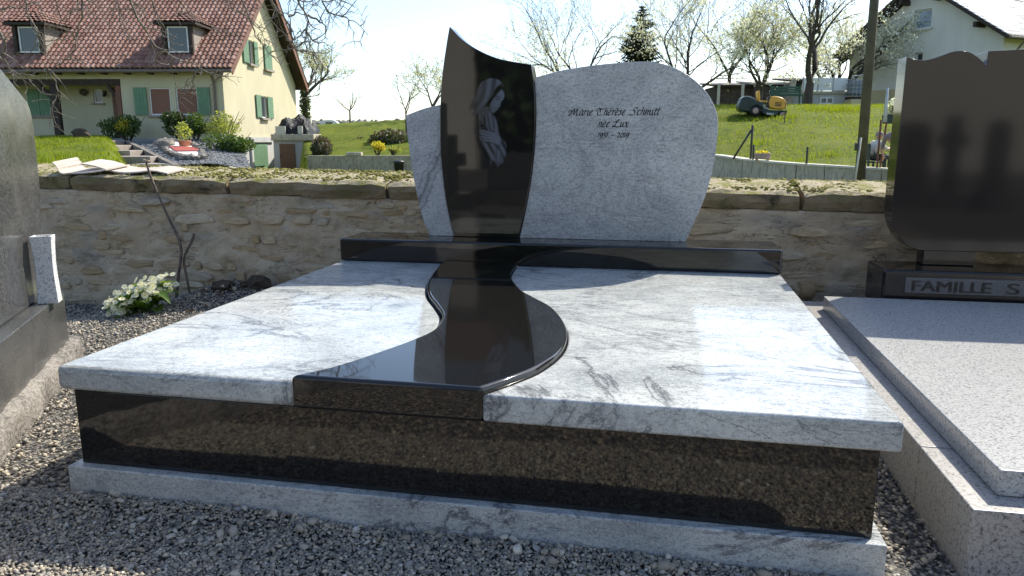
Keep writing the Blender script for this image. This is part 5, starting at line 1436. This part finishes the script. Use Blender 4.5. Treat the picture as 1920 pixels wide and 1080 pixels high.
# ================================================================== PEOPLE
M['skin'] = simple('skin', (.50,.30,.22), (.55,.34,.25), 12, .55)
M['shirt'] = simple('cream_shirt', (.62,.55,.47), (.68,.62,.54), 6, .85)
M['mauve'] = simple('mauve_jumper', (.24,.19,.21), (.29,.23,.25), 6, .9)
M['trousers'] = simple('brown_trousers', (.085,.055,.048), (.11,.075,.065), 8, .9)
M['jeans'] = simple('dark_trousers', (.03,.035,.05), (.045,.05,.065), 8, .9)
M['hair'] = simple('grey_hair', (.20,.18,.165), (.28,.26,.24), 30, .7)
M['shoe'] = simple('dark_shoe', (.02,.018,.016), None, rough=.6)
def person(label, J, R, E, mats, loc, rot, headc, hdir, sections):
    """J: joints, R: radii, E: bones. sections: joint -> material index"""
    t = bthing('person', label, 'person', *loc, rot)
    names = list(J); idx = {n: i for i, n in enumerate(names)}
    me = bpy.data.meshes.new('body'); me.from_pydata([J[n] for n in names], [(idx[a], idx[b]) for a, b in E], []); me.update()
    o = bpy.data.objects.new('tmp_body', me); C.objects.link(o)
    sk = o.modifiers.new('s', 'SKIN'); 
    for i, n in enumerate(names):
        d = me.skin_vertices[0].data[i]; r = R[n]; d.radius = (r, r) if not hasattr(r, '__len__') else r; d.use_root = (n == 'pelvis')
    o.modifiers.new('d', 'SUBSURF').levels = 1
    dg = bpy.context.evaluated_depsgraph_get(); bm = bpy.data.meshes.new_from_object(o.evaluated_get(dg)); bpy.data.objects.remove(o)
    b = obj('body', bm, None, t, True)
    for m in mats: bm.materials.append(m)
    seg = [(np.array(J[a]), np.array(J[c]), sections.get(c, sections.get(a, 0))) for a, c in E]
    for p in bm.polygons:
        c = np.array(p.center); best = 1e9
        for a, e, s in seg:
            ab = e-a; u = min(1, max(0, (c-a)@ab/(ab@ab+1e-9))); dd = np.linalg.norm(c-a-u*ab)
            if dd < best: best = dd; p.material_index = s
    # head: skull with jaw, nose, ears
    hd = Vector(hdir).normalized(); side = Vector((0,1,0)); upv = hd.cross(side)*-1
    if upv.z < 0: upv = -upv
    Mx = Matrix((hd, side, upv)).transposed(); hc = Vector(headc)
    m = MB(); bmh = bmesh.new(); bmesh.ops.create_icosphere(bmh, subdivisions=3, radius=1)
    for v in bmh.verts:
        x, y, z = v.co; jaw = .82 if z < -.3 else 1
        f = Vector((x*.098*(1.0 if x < 0 else jaw), y*.076*jaw, z*.118))
        if x > .8 and abs(y) < .25 and -.35 < z < .15: f.x += .022*(1-abs(y)*3)
        if x > .6 and abs(abs(y)-.42) < .2 and .0 < z < .25: f.x -= .010
        m.v.append(tuple(hc+Mx @ f))
    bmh.verts.index_update(); m.f = [tuple(v.index for v in f.verts) for f in bmh.faces]; bmh.free()
    for s in (-1, 1): m.blob(tuple(hc+Mx @ Vector((-.012, s*.079, -.005))), (.02,.012,.03), rng, .05, 1)
    h = m.build('head', M['skin'], b, True, recalc=False)
    m = MB(); bmh = bmesh.new(); bmesh.ops.create_icosphere(bmh, subdivisions=3, radius=1)
    for v in bmh.verts:
        x, y, z = v.co; m.v.append(tuple(hc+Mx @ Vector((x*.106-.012, y*.084, z*.112+.014))))
    bmh.verts.index_update(); m.f = [tuple(v.index for v in f.verts) for f in bmh.faces if f.calc_center_median().z > .15 - .5*(f.calc_center_median().x < -.1) + .45*(f.calc_center_median().x > .5)]; bmh.free()
    m.build('hair', M['hair'], h, True, recalc=False)
    return t
def hand(J, R, E, wrist, d, pre, spread):
    w = Vector(J[wrist]); d = Vector(d).normalized(); s = Vector(spread).normalized(); n = d.cross(s)
    J[pre+'palm'] = tuple(w+d*.07); R[pre+'palm'] = (.034,.02); E.append((wrist, pre+'palm'))
    for i, L in enumerate((.062,.074,.068,.052)):
        b = w+d*.075+s*(.030-.020*i); 
        for k, f in enumerate((.0, .5, 1.)):
            nm = f'{pre}f{i}{k}'; J[nm] = tuple(b+d*L*f*(1-.1*f)-n*.022*f*f); R[nm] = .0085-.0015*f
            E.append((pre+'palm' if k == 0 else f'{pre}f{i}{k-1}', nm))
    for k, (dd, ss) in enumerate(((.025,.035),(.055,.055),(.08,.058))):
        nm = f'{pre}t{k}'; J[nm] = tuple(w+d*dd+s*ss-n*.01*k); R[nm] = .0095; E.append((wrist if k == 0 else f'{pre}t{k-1}', nm))
# seated person leaning forward (faces right = +x)
J = dict(pelvis=(0,0,.50), belly=(.03,0,.64), chest=(.08,0,.80), neck=(.13,0,.92), nk2=(.15,0,.96))
R = dict(pelvis=(.15,.12), belly=(.15,.12), chest=(.17,.13), neck=.065, nk2=.055)
E = [('pelvis','belly'),('belly','chest'),('chest','neck'),('neck','nk2')]
for s, y in (('l',.18),('r',-.18)):
    J.update({s+'sh':(.10,y,.86), s+'el':(.28,y*1.1,.69), s+'wr':(.48,y*.6,.75), s+'hip':(.05,y*.55,.49), s+'kn':(.45,y*.6,.50), s+'an':(.46,y*.6,.08), s+'toe':(.60,y*.65,.04)})
    R.update({s+'sh':.065, s+'el':.045, s+'wr':.030, s+'hip':.095, s+'kn':.062, s+'an':.042, s+'toe':.038})
    E += [('chest',s+'sh'),(s+'sh',s+'el'),(s+'el',s+'wr'),('pelvis',s+'hip'),(s+'hip',s+'kn'),(s+'kn',s+'an'),(s+'an',s+'toe')]
    hand(J, R, E, s+'wr', (.9,-.2*(1 if y > 0 else -1),.1), s, (0,-1 if y > 0 else 1,.3))
sec = {n: 0 for n in J}
for n in J:
    if n[0] in 'lr' and (n[1:] in ('wr','palm') or n[1] in 'ft'): sec[n] = 1
    if n[1:] in ('hip','kn','an'): sec[n] = 2
    if n[1:] == 'toe': sec[n] = 3
sec.update(neck=0, nk2=1, lel=0, rel=0)
sp_ = vp(1632, 318, 18.3)
person('person in a cream shirt sitting on a green chair, leaning forward', J, R, E, [M['shirt'],M['skin'],M['jeans'],M['shoe']], (sp_.x, sp_.y, .06), .15, (.18,0,1.04), (.95,0,-.3), sec).scale = (.92,.92,.92)
ch = bthing('garden_chair', 'dark green garden chair under the seated person', 'chair', sp_.x, sp_.y, .06, .15); ch.scale = (.92,.92,.92)
MB().box(-.24,.24,-.24,.24,.355,.39).build('seat', M['greenpaint'], ch, bevel=.015, seg=2)
for i in range(5): MB().box(-.245,-.215,-.21+i*.09,-.15+i*.09,.42,.80).build('back_slat', M['greenpaint'], ch)
MB().box(-.25,-.21,-.25,.25,.80,.85).build('back_rail', M['greenpaint'], ch, bevel=.01, seg=1)
for x in (-.23,.22):
    for y in (-.23,.23): MB().box(x-.02,x+.02,y-.02,y+.02,-.05,.354 if x > 0 else .80).build('leg', M['greenpaint'], ch)
for y in (-.25,.25): MB().box(-.23,.22,y-.025,y+.025,.56,.59).build('armrest', M['greenpaint'], ch)
# bending person (faces left = -x), hips to the right
J = dict(pelvis=(.10,0,.92), belly=(-.02,0,1.02), chest=(-.22,0,1.05), neck=(-.40,0,1.00), nk2=(-.46,0,.98))
R = dict(pelvis=(.14,.13), belly=(.14,.13), chest=(.15,.13), neck=.06, nk2=.052)
E = [('pelvis','belly'),('belly','chest'),('chest','neck'),('neck','nk2')]
for s, y in (('l',.17),('r',-.17)):
    J.update({s+'sh':(-.32,y,1.0), s+'el':(-.40,y*1.2,.74), s+'wr':(-.52,y*.8,.56), s+'hip':(.10,y*.55,.86), s+'kn':(.00,y*.6,.47), s+'an':(.08,y*.6,.08), s+'toe':(-.06,y*.65,.04)})
    R.update({s+'sh':.062, s+'el':.043, s+'wr':.029, s+'hip':.095, s+'kn':.060, s+'an':.042, s+'toe':.038})
    E += [('chest',s+'sh'),(s+'sh',s+'el'),(s+'el',s+'wr'),('pelvis',s+'hip'),(s+'hip',s+'kn'),(s+'kn',s+'an'),(s+'an',s+'toe')]
    hand(J, R, E, s+'wr', (-.5,0,-.9), s, (.2,-1 if y > 0 else 1,.1))
bp_ = vp(1676, 341, 16.9)
person('person in a mauve top and brown trousers bending forward by the low wall', J, R, E, [M['mauve'],M['skin'],M['trousers'],M['shoe']], (bp_.x, bp_.y, bp_.z-.02), -1.75, (-.545,0,.965), (-.75,0,-.66), sec)

# ================================================================== TREES
def tree_mesh(seed, H, trunk_h, r0, spread, levels=4, nchild=(5,5,4), up=.25, lean=(0,0), fork=3, wig=.22, taper=.62, upright=.55):
    rg = random.Random(seed); wood = MB(); tw = MB(); tips = []
    def grow(P, D, L, r, lev):
        n = 5 if lev < 2 else 4; pts = [P]; rad = [r]; d = D.copy(); q = P.copy()
        for i in range(n):
            d = (d + Vector((rg.gauss(0,wig), rg.gauss(0,wig), rg.gauss(0,wig)*.6+up*.15))).normalized()
            q = q + d*(L/n); pts.append(q.copy()); rad.append(max(r*(1-(1-.45)*(i+1)/n), .004))
        (wood if lev < 2 else tw).tube(pts, rad, 7 if lev == 0 else (5 if lev == 1 else 3), False)
        if lev >= levels-1:
            for p in pts[1:]: tips.append((p, d.copy()))
            return
        k = nchild[min(lev, len(nchild)-1)]
        for i in range(k):
            f = .35+.65*(i+rg.random())/k; j = min(n-1, int(f*n)); s = pts[j].lerp(pts[j+1], f*n-j if f*n-j <= 1 else 1)
            ax = Vector((rg.gauss(0,1), rg.gauss(0,1), rg.gauss(0,1))).cross(d).normalized()
            nd = (d*math.cos(spread) + ax*math.sin(spread)*rg.uniform(.75,1.2)); nd.z += up*.4; nd.normalize()
            grow(s, nd, L*rg.uniform(.48,.78), rad[j]*taper*rg.uniform(.7,1.0), lev+1)
        grow(pts[-1], d, L*.62, rad[-1], lev+1)
    tr = [Vector((0,0,-.3)), Vector((lean[0]*.4,lean[1]*.4,trunk_h*.5)), Vector((lean[0],lean[1],trunk_h))]
    wood.tube(tr, [r0*1.25, r0, r0*.9], 9, False)
    for i in range(fork):
        a = 2*math.pi*(i+rg.uniform(-.25,.25))/fork
        d = Vector((math.cos(a)*(1-upright), math.sin(a)*(1-upright), upright+rg.uniform(-.1,.2))).normalized()
        grow(tr[-1]+Vector((0,0,-.02*i)), d, (H-trunk_h)*rg.uniform(.42,.56), r0*.72, 0)
    return wood, tw, tips
def tree(name, label, px, pyb, d, H, trunk_h, r0, seed, spread=.7, levels=4, nchild=(5,5,4), foliage=(), group='trees beyond the cemetery', barkm='bark', z=None, **kw):
    p = vp(px, pyb, d)
    if z is not None: p.z = z
    t = bthing(name, label, 'tree', p.x, p.y, p.z, 0, group)
    wood, tw, tips = tree_mesh(seed, H, trunk_h, r0, spread, levels, nchild, **kw)
    wood.build('trunk', M[barkm], t, True, recalc=False); tw.build('twigs', M[barkm], t, recalc=False)
    rg = random.Random(seed+5)
    for nm, mat, n, size, zlo, zhi in foliage:
        m = MB()
        zs = [q.z for q, _ in tips]; z0_, z1_ = min(zs), max(zs)
        cand = [q for q in tips if z0_+(z1_-z0_)*zlo <= q[0].z <= z0_+(z1_-z0_)*zhi] or tips
        for i in range(n):
            q, dd = rg.choice(cand); c = q + Vector((rg.gauss(0,.06), rg.gauss(0,.06), rg.gauss(0,.06)))
            a = Vector((rg.gauss(0,1), rg.gauss(0,1), rg.gauss(0,1))).normalized()*size*rg.uniform(.5,1.2); b = a.cross(Vector((rg.gauss(0,1), rg.gauss(0,1), rg.gauss(0,1)))).normalized()*size*rg.uniform(.4,.8)
            k = len(m.v); m.v += [tuple(c-a*.5), tuple(c+b*.5), tuple(c+a*.5), tuple(c-b*.5)]; m.f.append((k,k+1,k+2,k+3))
        o = m.build(nm, M[mat], t, recalc=False); tag(o, kind='stuff')
    return t
BL = lambda n, s=.13, lo=0, hi=1: ('blossom', 'blossom', n, s, lo, hi)
BU = lambda n, s=.10: ('young_leaves', 'bud', n, s, 0, 1)
tree('blossoming_tree', 'loose blossoming tree behind the left top of the right wing', 1085, 205, 38, 7.4, .8, .12, 3, .66, nchild=(6,5,4), foliage=(BL(2600,.11,0,.6), BU(1300,.08)), z=2.0, upright=.62, fork=4, taper=.5)
tree('blossoming_tree', 'white blossoming tree right of the dark spruce', 1292, 205, 38, 6.8, .7, .12, 4, .62, nchild=(7,5,4), foliage=(BL(5200,.11,0,.8), BU(1300,.08)), z=2.2, upright=.66, fork=4, taper=.5)
tree('bare_tree', 'slim bare tree between the blossoming trees', 1365, 200, 42, 7.2, 2.0, .11, 5, .55, foliage=(BU(200,.07),), z=2.4, upright=.75)
tree('blossoming_tree', 'dense white blossoming tree rising behind the lawn mower', 1425, 197, 34.5, 5.2, .9, .10, 6, .7, nchild=(7,5,4), foliage=(BL(5200,.11), BU(1800,.10)), z=2.3, upright=.6, fork=5, taper=.5)
tree('bare_tree', 'large dark bare tree forking low beside the terrace', 1514, 197, 33.5, 7.6, 1.0, .19, 17, .58, nchild=(5,5,5), fork=2, z=2.35, upright=.62, wig=.2, lean=(.05,0))
tree('blossoming_tree', 'wide blossoming tree behind the bare tree and the cream house gable', 1572, 190, 41.5, 6.8, 1.0, .17, 8, .7, nchild=(7,5,4), foliage=(BL(9000,.12), BU(1200,.1)), z=2.4, fork=5, upright=.5, taper=.5)
tree('ivy_tree', 'ivy clad tree standing behind the gable of the yellow house', 574, 236, 50, 6.4, 1.9, .17, 9, .62, foliage=(BL(1500,.12,0,.5), BU(1600,.11)), z=1.9)
tree('young_tree', 'thin young bare tree alone on the grassy bank', 657, 236, 50, 2.9, 1.15, .05, 10, .5, levels=3, nchild=(3,3), group='trees beyond the cemetery', z=1.75, upright=.45, fork=4, wig=.12)
tree('sapling', 'slender sapling with buds left of the grey wing', 762, 250, 36, 3.0, 1.0, .04, 12, .45, levels=3, nchild=(5,4), foliage=(BU(220,.07),), z=1.1, upright=.8)
tree('blossoming_tree', 'small pale blossoming tree just behind the left wing', 812, 236, 44, 4.3, 1.2, .08, 13, .6, foliage=(BL(1500,.11), BU(900,.1)), z=1.6)
# ivy on the tree behind the yellow house
iv = vp(574, 236, 50); t = bthing('ivy', 'dark ivy wrapped round the trunk of the tree behind the gable', 'ivy', iv.x, iv.y, 1.9); leaves((0,0,1.4), (.35,.35,1.6), 800, .14, M['ivy'], t, 'ivy_leaves', random.Random(3), .4)
tree('stake_tree', 'tiny newly planted sapling on the lawn in front of the mower', 1471, 226, 26.2, .95, .5, .012, 21, .4, levels=2, nchild=(3,), z=None, fork=2)
def spruce():
    p = vp(1198, 200, 42); p.z = 2.2; H = vz(5, 42)-p.z
    t = bthing('spruce_tree', 'tall dark spruce rising behind the top of the right wing', 'tree', p.x, p.y, p.z, 0, 'trees beyond the cemetery'); rg = random.Random(4)
    MB().tube([(0,0,-.3),(0,0,H*.5),(0,0,H)], [.16,.09,.015], 8, False).build('trunk', M['bark'], t, True)
    br = MB(); nd = MB(); z = .8
    while z < H-.1:
        f = 1-z/H; k = int(6+5*f)
        for i in range(k):
            a = rg.uniform(0, 6.283); L = (2.5*f**.8+.08)*rg.uniform(.55,1.12); dx, dy = math.cos(a), math.sin(a)
            pts = [Vector((dx*L*u, dy*L*u, z - .28*L*u + .30*L*u*u*u)) for u in (0,.35,.7,1.0)]
            br.tube(pts, [.022*f+.006,.016*f+.005,.01,.004], 3, False)
            n = max(3, int(L*9))
            for j in range(n):
                u = (j+.5)/n; c = pts[0].lerp(pts[-1], u); c.z = z-.28*L*u+.30*L*u**3
                for s in (-1, 1):
                    w = L*.26*(1.1-u)+.05; tip = c+Vector((-dy*s*w+dx*w*.5, dx*s*w+dy*w*.5, -w*rg.uniform(.5,1.1)))
                    b = Vector((dx,dy,0))*.07; nn = len(nd.v)
                    nd.v += [tuple(c-b), tuple(c+b), tuple(tip+b*.3), tuple(tip-b*.3)]; nd.f.append((nn,nn+1,nn+2,nn+3))
                    if rg.random() < .6:
                        tip2 = c+Vector((rg.uniform(-.05,.05), rg.uniform(-.05,.05), -w*rg.uniform(.8,1.5))); nn = len(nd.v); bb = Vector((-dy,dx,0))*.035
                        nd.v += [tuple(c-bb), tuple(c+bb), tuple(tip2+bb*.4), tuple(tip2-bb*.4)]; nd.f.append((nn,nn+1,nn+2,nn+3))
        z += .12+.12*f
    br.build('branches', M['bark'], t, recalc=False); tag(nd.build('needles', M['spruce'], t, recalc=False), kind='stuff')
spruce()

# tree whose boughs hang into the picture from the upper left
def overhang():
    tl, td = -9.6, 9.2
    t = bthing('overhanging_tree', 'bare twigs of an overhanging tree across the upper left', 'tree', tl, td, 0.1)
    org = Vector((tl, td, .1)); rg = random.Random(31)
    tr = MB(); tr.tube([(0,0,-.4),(.05,0,1.2),(.15,.05,2.4),(.2,0,3.3)], [.24,.19,.17,.15], 10, False)
    limbs = [[(-9.4,9.2,2.6),(-8.0,8.9,3.6),(-6.4,8.6,4.1),(-4.8,8.4,4.0),(-3.4,8.2,3.7),(-2.2,8.1,3.3)], [(-9.4,9.2,3.2),(-7.6,9.6,4.3),(-5.6,9.8,4.9),(-3.8,9.6,4.9),(-2.0,9.3,4.4)], [(-9.4,9.2,2.2),(-8.2,8.0,2.9),(-6.8,7.3,3.1),(-5.4,6.9,3.0),(-4.3,6.8,2.75)]]
    W = []
    for L in limbs:
        P = [Vector(q) for q in crom(L, 5)]; W.append(P); tr.tube([q-org for q in P], [.10*(1-.8*i/len(P))+.012 for i in range(len(P))], 7, False)
    tr.build('trunk', M['bark'], t, True, recalc=False)
    D = 8.2
    twigs = [[(503,-20),(516,15),(535,35),(547,65),(547,83),(562,97),(585,100),(605,120),(620,135)], [(552,-20),(563,10),(577,38),(573,62),(575,85),(578,97)], [(597,-25),(606,5),(622,25),(650,32),(668,42),(690,65)], [(575,28),(600,40),(618,52)],
             [(236,-20),(262,35),(280,70),(303,92),(340,112),(372,125),(400,140),(420,150)], [(150,-25),(156,20),(145,60),(142,92),(112,118),(88,128)], [(38,-25),(52,20),(70,60),(80,95),(105,118)], [(0,60),(8,110),(20,130),(35,165)],
             [(90,128),(105,150),(112,185)], [(215,-25),(222,12),(228,50),(250,75)], [(330,-25),(345,15),(380,40),(420,55),(455,62)], [(400,-30),(430,12),(468,32),(490,60),(500,95)], [(480,-30),(490,10),(510,40),(545,75)],
             [(448,-20),(470,40),(488,80),(520,110),(545,120)], [(300,95),(292,110),(300,120)], [(545,30),(560,22),(580,30)], [(575,62),(590,78),(612,80)], [(280,-20),(292,20),(300,45)], [(100,-20),(110,25),(118,60)], [(610,-10),(640,-2),(665,12)],
             [(372,128),(362,148),(366,165)], [(20,130),(42,140),(60,150)], [(0,15),(30,12),(60,10)]]
    m = MB()
    def twig(pts, r, lev):
        n = len(pts); m.tube([q-org for q in pts], [max(r*(1-.75*i/(n-1)), .0022) for i in range(n)], 5 if lev == 0 else 4, False)
        if lev >= 3: return
        for i in range(1, n-1):
            if rg.random() < (.55, .45, .25)[lev]:
                d = (pts[min(i+1,n-1)]-pts[i-1]).normalized(); L = rg.uniform(.16,.5)*(.8 if lev == 0 else .5)
                a = Vector((rg.gauss(0,1), rg.gauss(0,1)*.8, rg.gauss(0,.9)-.1)).normalized(); q = [pts[i]]; v = (d*.6+a*.9).normalized()
                for k in range(5): 
                    v = (v+Vector((rg.gauss(0,.25), rg.gauss(0,.25), rg.gauss(0,.25)+.03))).normalized(); q.append(q[-1]+v*L/5)
                twig(q, r*.55, lev+1)
    for i, tq in enumerate(twigs):
        dd = D+rg.uniform(-.7,.7); pts = crom([tuple(vp(x, y, dd+.05*k)) for k, (x, y) in enumerate(tq)], 3)
        pts = [Vector(q)+Vector((rg.gauss(0,.008), rg.gauss(0,.02), rg.gauss(0,.008))) for q in pts]
        if tq[0][1] < -10:         # join the twig to the nearest limb above
            best = min((q for P in W for q in P[6:]), key=lambda q: (q-pts[0]).length)
            mid = best.lerp(pts[0], .55)+Vector((0,0,.1)); pts = [Vector(q) for q in crom([tuple(best), tuple(mid), tuple(pts[0])], 4)][:-1]+pts
        twig(pts, .015 if i < 8 else .011, 0)
    # finer boughs above the frame (mirrored in the black stone)
    for i in range(60):
        P = W[i % 3]; s = P[rg.randrange(8, len(P))]; v = Vector((rg.uniform(-.5,1), rg.uniform(-.6,.3), rg.uniform(-.1,.9))).normalized(); q = [s]
        L = rg.uniform(.7,1.6)
        for k in range(7): v = (v+Vector((rg.gauss(0,.2), rg.gauss(0,.2), rg.gauss(0,.2)))).normalized(); q.append(q[-1]+v*L/7)
        twig(q, .014, 0)
    m.build('twigs', M['barkgrey'], t, recalc=False)
overhang()

# grass on the lawns: short blades, too many to count
def grass():
    n = 60000; L = np.concatenate([nrg.uniform(-20, -8, n//2), nrg.uniform(4.5, 21, n//2)]); D = np.concatenate([nrg.uniform(17, 33, n//2), nrg.uniform(17.5, 33, n//2)])
    Z = terrain_z(L, D); ok = (Z > .0) & ((L > 0) | (L < -9.5-(D-24)*.0)) ; 
    ok &= ~((L < 0) & (L > -14.6) & (D > 23.5))
    L, D, Z = L[ok], D[ok], Z[ok]
    TL = []; TD = []
    for px, py, dd, r, k in ((1555,216,28.5,.55,420),(1480,222,27,.3,160),(1590,214,28.6,.4,220),(1420,262,23.5,.3,120),(1560,275,21,.25,110),(1490,288,20.4,.25,110),(150,292,22,.5,200),(215,280,25,.5,240),(95,300,20.5,.4,140)):
        q = vp(px, py, dd); TL.append(q.x+nrg.normal(0, r, k)); TD.append(dd+nrg.normal(0, r*.8, k))
    n0 = len(L); L = np.concatenate([L]+TL); D = np.concatenate([D]+TD); Z = np.concatenate([Z, terrain_z(np.concatenate(TL), np.concatenate(TD))]); n = len(L)
    h = nrg.uniform(.04, .11, n)*np.where(np.arange(n) >= n0, 1.9, 1.0); a = nrg.uniform(0, 6.283, n); w = nrg.uniform(.006, .016, n); tx = nrg.normal(0, .03, n); ty = nrg.normal(0, .03, n)
    V = np.empty((n, 3, 3)); V[:,0] = np.stack([L-np.cos(a)*w, D-np.sin(a)*w, Z], 1); V[:,1] = np.stack([L+np.cos(a)*w, D+np.sin(a)*w, Z], 1); V[:,2] = np.stack([L+tx, D+ty, Z+h], 1)
    F = np.arange(n*3).reshape(-1, 3)
    me = bpy.data.meshes.new('grass'); me.from_pydata(V.reshape(-1,3).tolist(), [], F.tolist()); me.update()
    o = obj('grass', me, leafmat('grass_blade', (.10,.16,.007), (.16,.21,.012), .45)); bput(o); tag(o, 'short spring grass of the village lawns', 'grass', kind='stuff')
grass()
# far wooded ridge
def ridge():
    m = MB(); rg = random.Random(8)
    for i in range(900):
        l = rg.uniform(-150, 60); d = rg.uniform(300, 380); z = float(terrain_z(l, d)); m.blob((l, d, z+.3), (rg.uniform(1,3), 1.5, rg.uniform(.6,1.7)), rg, .4, 1)
    o = m.build('far_wood', simple('far_wood', (.17,.17,.15), (.23,.22,.19), .3, .95), None, recalc=False); bput(o); tag(o, 'distant wooded ridge on the horizon beyond the field', 'wood', kind='stuff')
ridge()

# ================================================================== BEHIND THE VISITOR (seen mirrored in the polished stone)
M['churchstone'] = plaster('church_render', (.48,.44,.385), (.56,.515,.455), .6)
church = thing('church', 'beige rendered church wall mirrored in the dark headstones', 'church', (11.2, -19, 0))
MB().box(-5.2, 7, -7, 0, -.2, 7.0).build('wall', M['churchstone'], church, bevel=.03, seg=1)
MB().prism([(-7.4,6.9),(.5,6.9),(-3.5,10.5)], -5.6, 7.4, 'x').build('roof', M['tile'], church)
attr_color(church.children[-1].data, np.full((len(church.children[-1].data.vertices),3), .5))
for x in (5.2,):
    w = MB().prism(crom([(x-.5,2.2),(x-.5,4.4),(x,5.1),(x+.5,4.4),(x+.5,2.2)], 4), .002, .05, 'y').build('window', M['glass'], church); MB().box(x-.65, x+.65, .0, .14, 2.0, 2.18).build('sill', M['sill'], w)
chap = thing('chapel', 'beige chapel wall mirrored at the left of the black panel', 'chapel', (-8.1, -19, 0))
MB().box(-3.5, 3.35, -5, 0, -.2, 6.0).build('wall', M['churchstone'], chap, bevel=.03, seg=1)
MB().prism([(-5.4,5.9),(.4,5.9),(-2.5,8.2)], -3.9, 3.8, 'x').build('roof', M['tile'], chap); attr_color(chap.children[-1].data, np.full((len(chap.children[-1].data.vertices),3), .5))
for i, (x, y, w, h) in enumerate(((-2.75,-19.5,1.9,6.5),(-.7,-20,1.9,7.2),(1.7,-19.6,1.9,6.2))):
    t = thing('yew_tree', ('left yew tree mirrored beside the chapel', 'tallest yew mirrored in the black panel', 'right yew tree mirrored next to the church')[i], 'tree', (x, y, 0), 0, 'yews behind the visitor')
    MB().tube([(0,0,-.2),(0,0,h*.6)], [.22,.1], 8).build('trunk', M['bark'], t); leaves((0,0,h*.52), (w,1.3,h*.5), 3000, .5, M['ivy'], t, 'crown', random.Random(i), .3)
for i, (x, y, w, h, kind, lab) in enumerate(((4.76,-5.4,.46,1.16,'slab','tall dark slab gravestone mirrored left in the wavy headstone'), (5.30,-5.5,.34,1.24,'cross','dark stone cross mirrored in the wavy headstone'), (5.82,-5.4,.26,1.18,'slab','narrow dark gravestone mirrored right in the wavy headstone'), (-1.40,-4.6,.42,1.0,'cross','dark cross gravestone mirrored low in the black panel'), (-.6,-5.4,.9,.75,'slab','broad low gravestone mirrored in the black panel'))):
    t = thing('gravestone', lab, 'gravestone', (x, y, 0), 0, 'gravestones behind the visitor')
    MB().box(-w*.75, w*.75, -.2, .2, -.1, .22).build('base', M['oldgranite'], t, bevel=.01, seg=1)
    if kind == 'cross':
        MB().box(-.09,.09,-.07,.07,.22,h).build('shaft', M['oldgranite'], t, bevel=.01, seg=1); MB().box(-w*.5,w*.5,-.065,.065,h-.42,h-.24).build('arm', M['oldgranite'], t, bevel=.01, seg=1)
    else: MB().prism([(-w/2,.22),(-w/2,h-.1),(-w*.3,h),(w*.3,h),(w/2,h-.1),(w/2,.22)], -.07, .07, 'y').build('stone', M['oldgranite'], t, bevel=.01, seg=1)
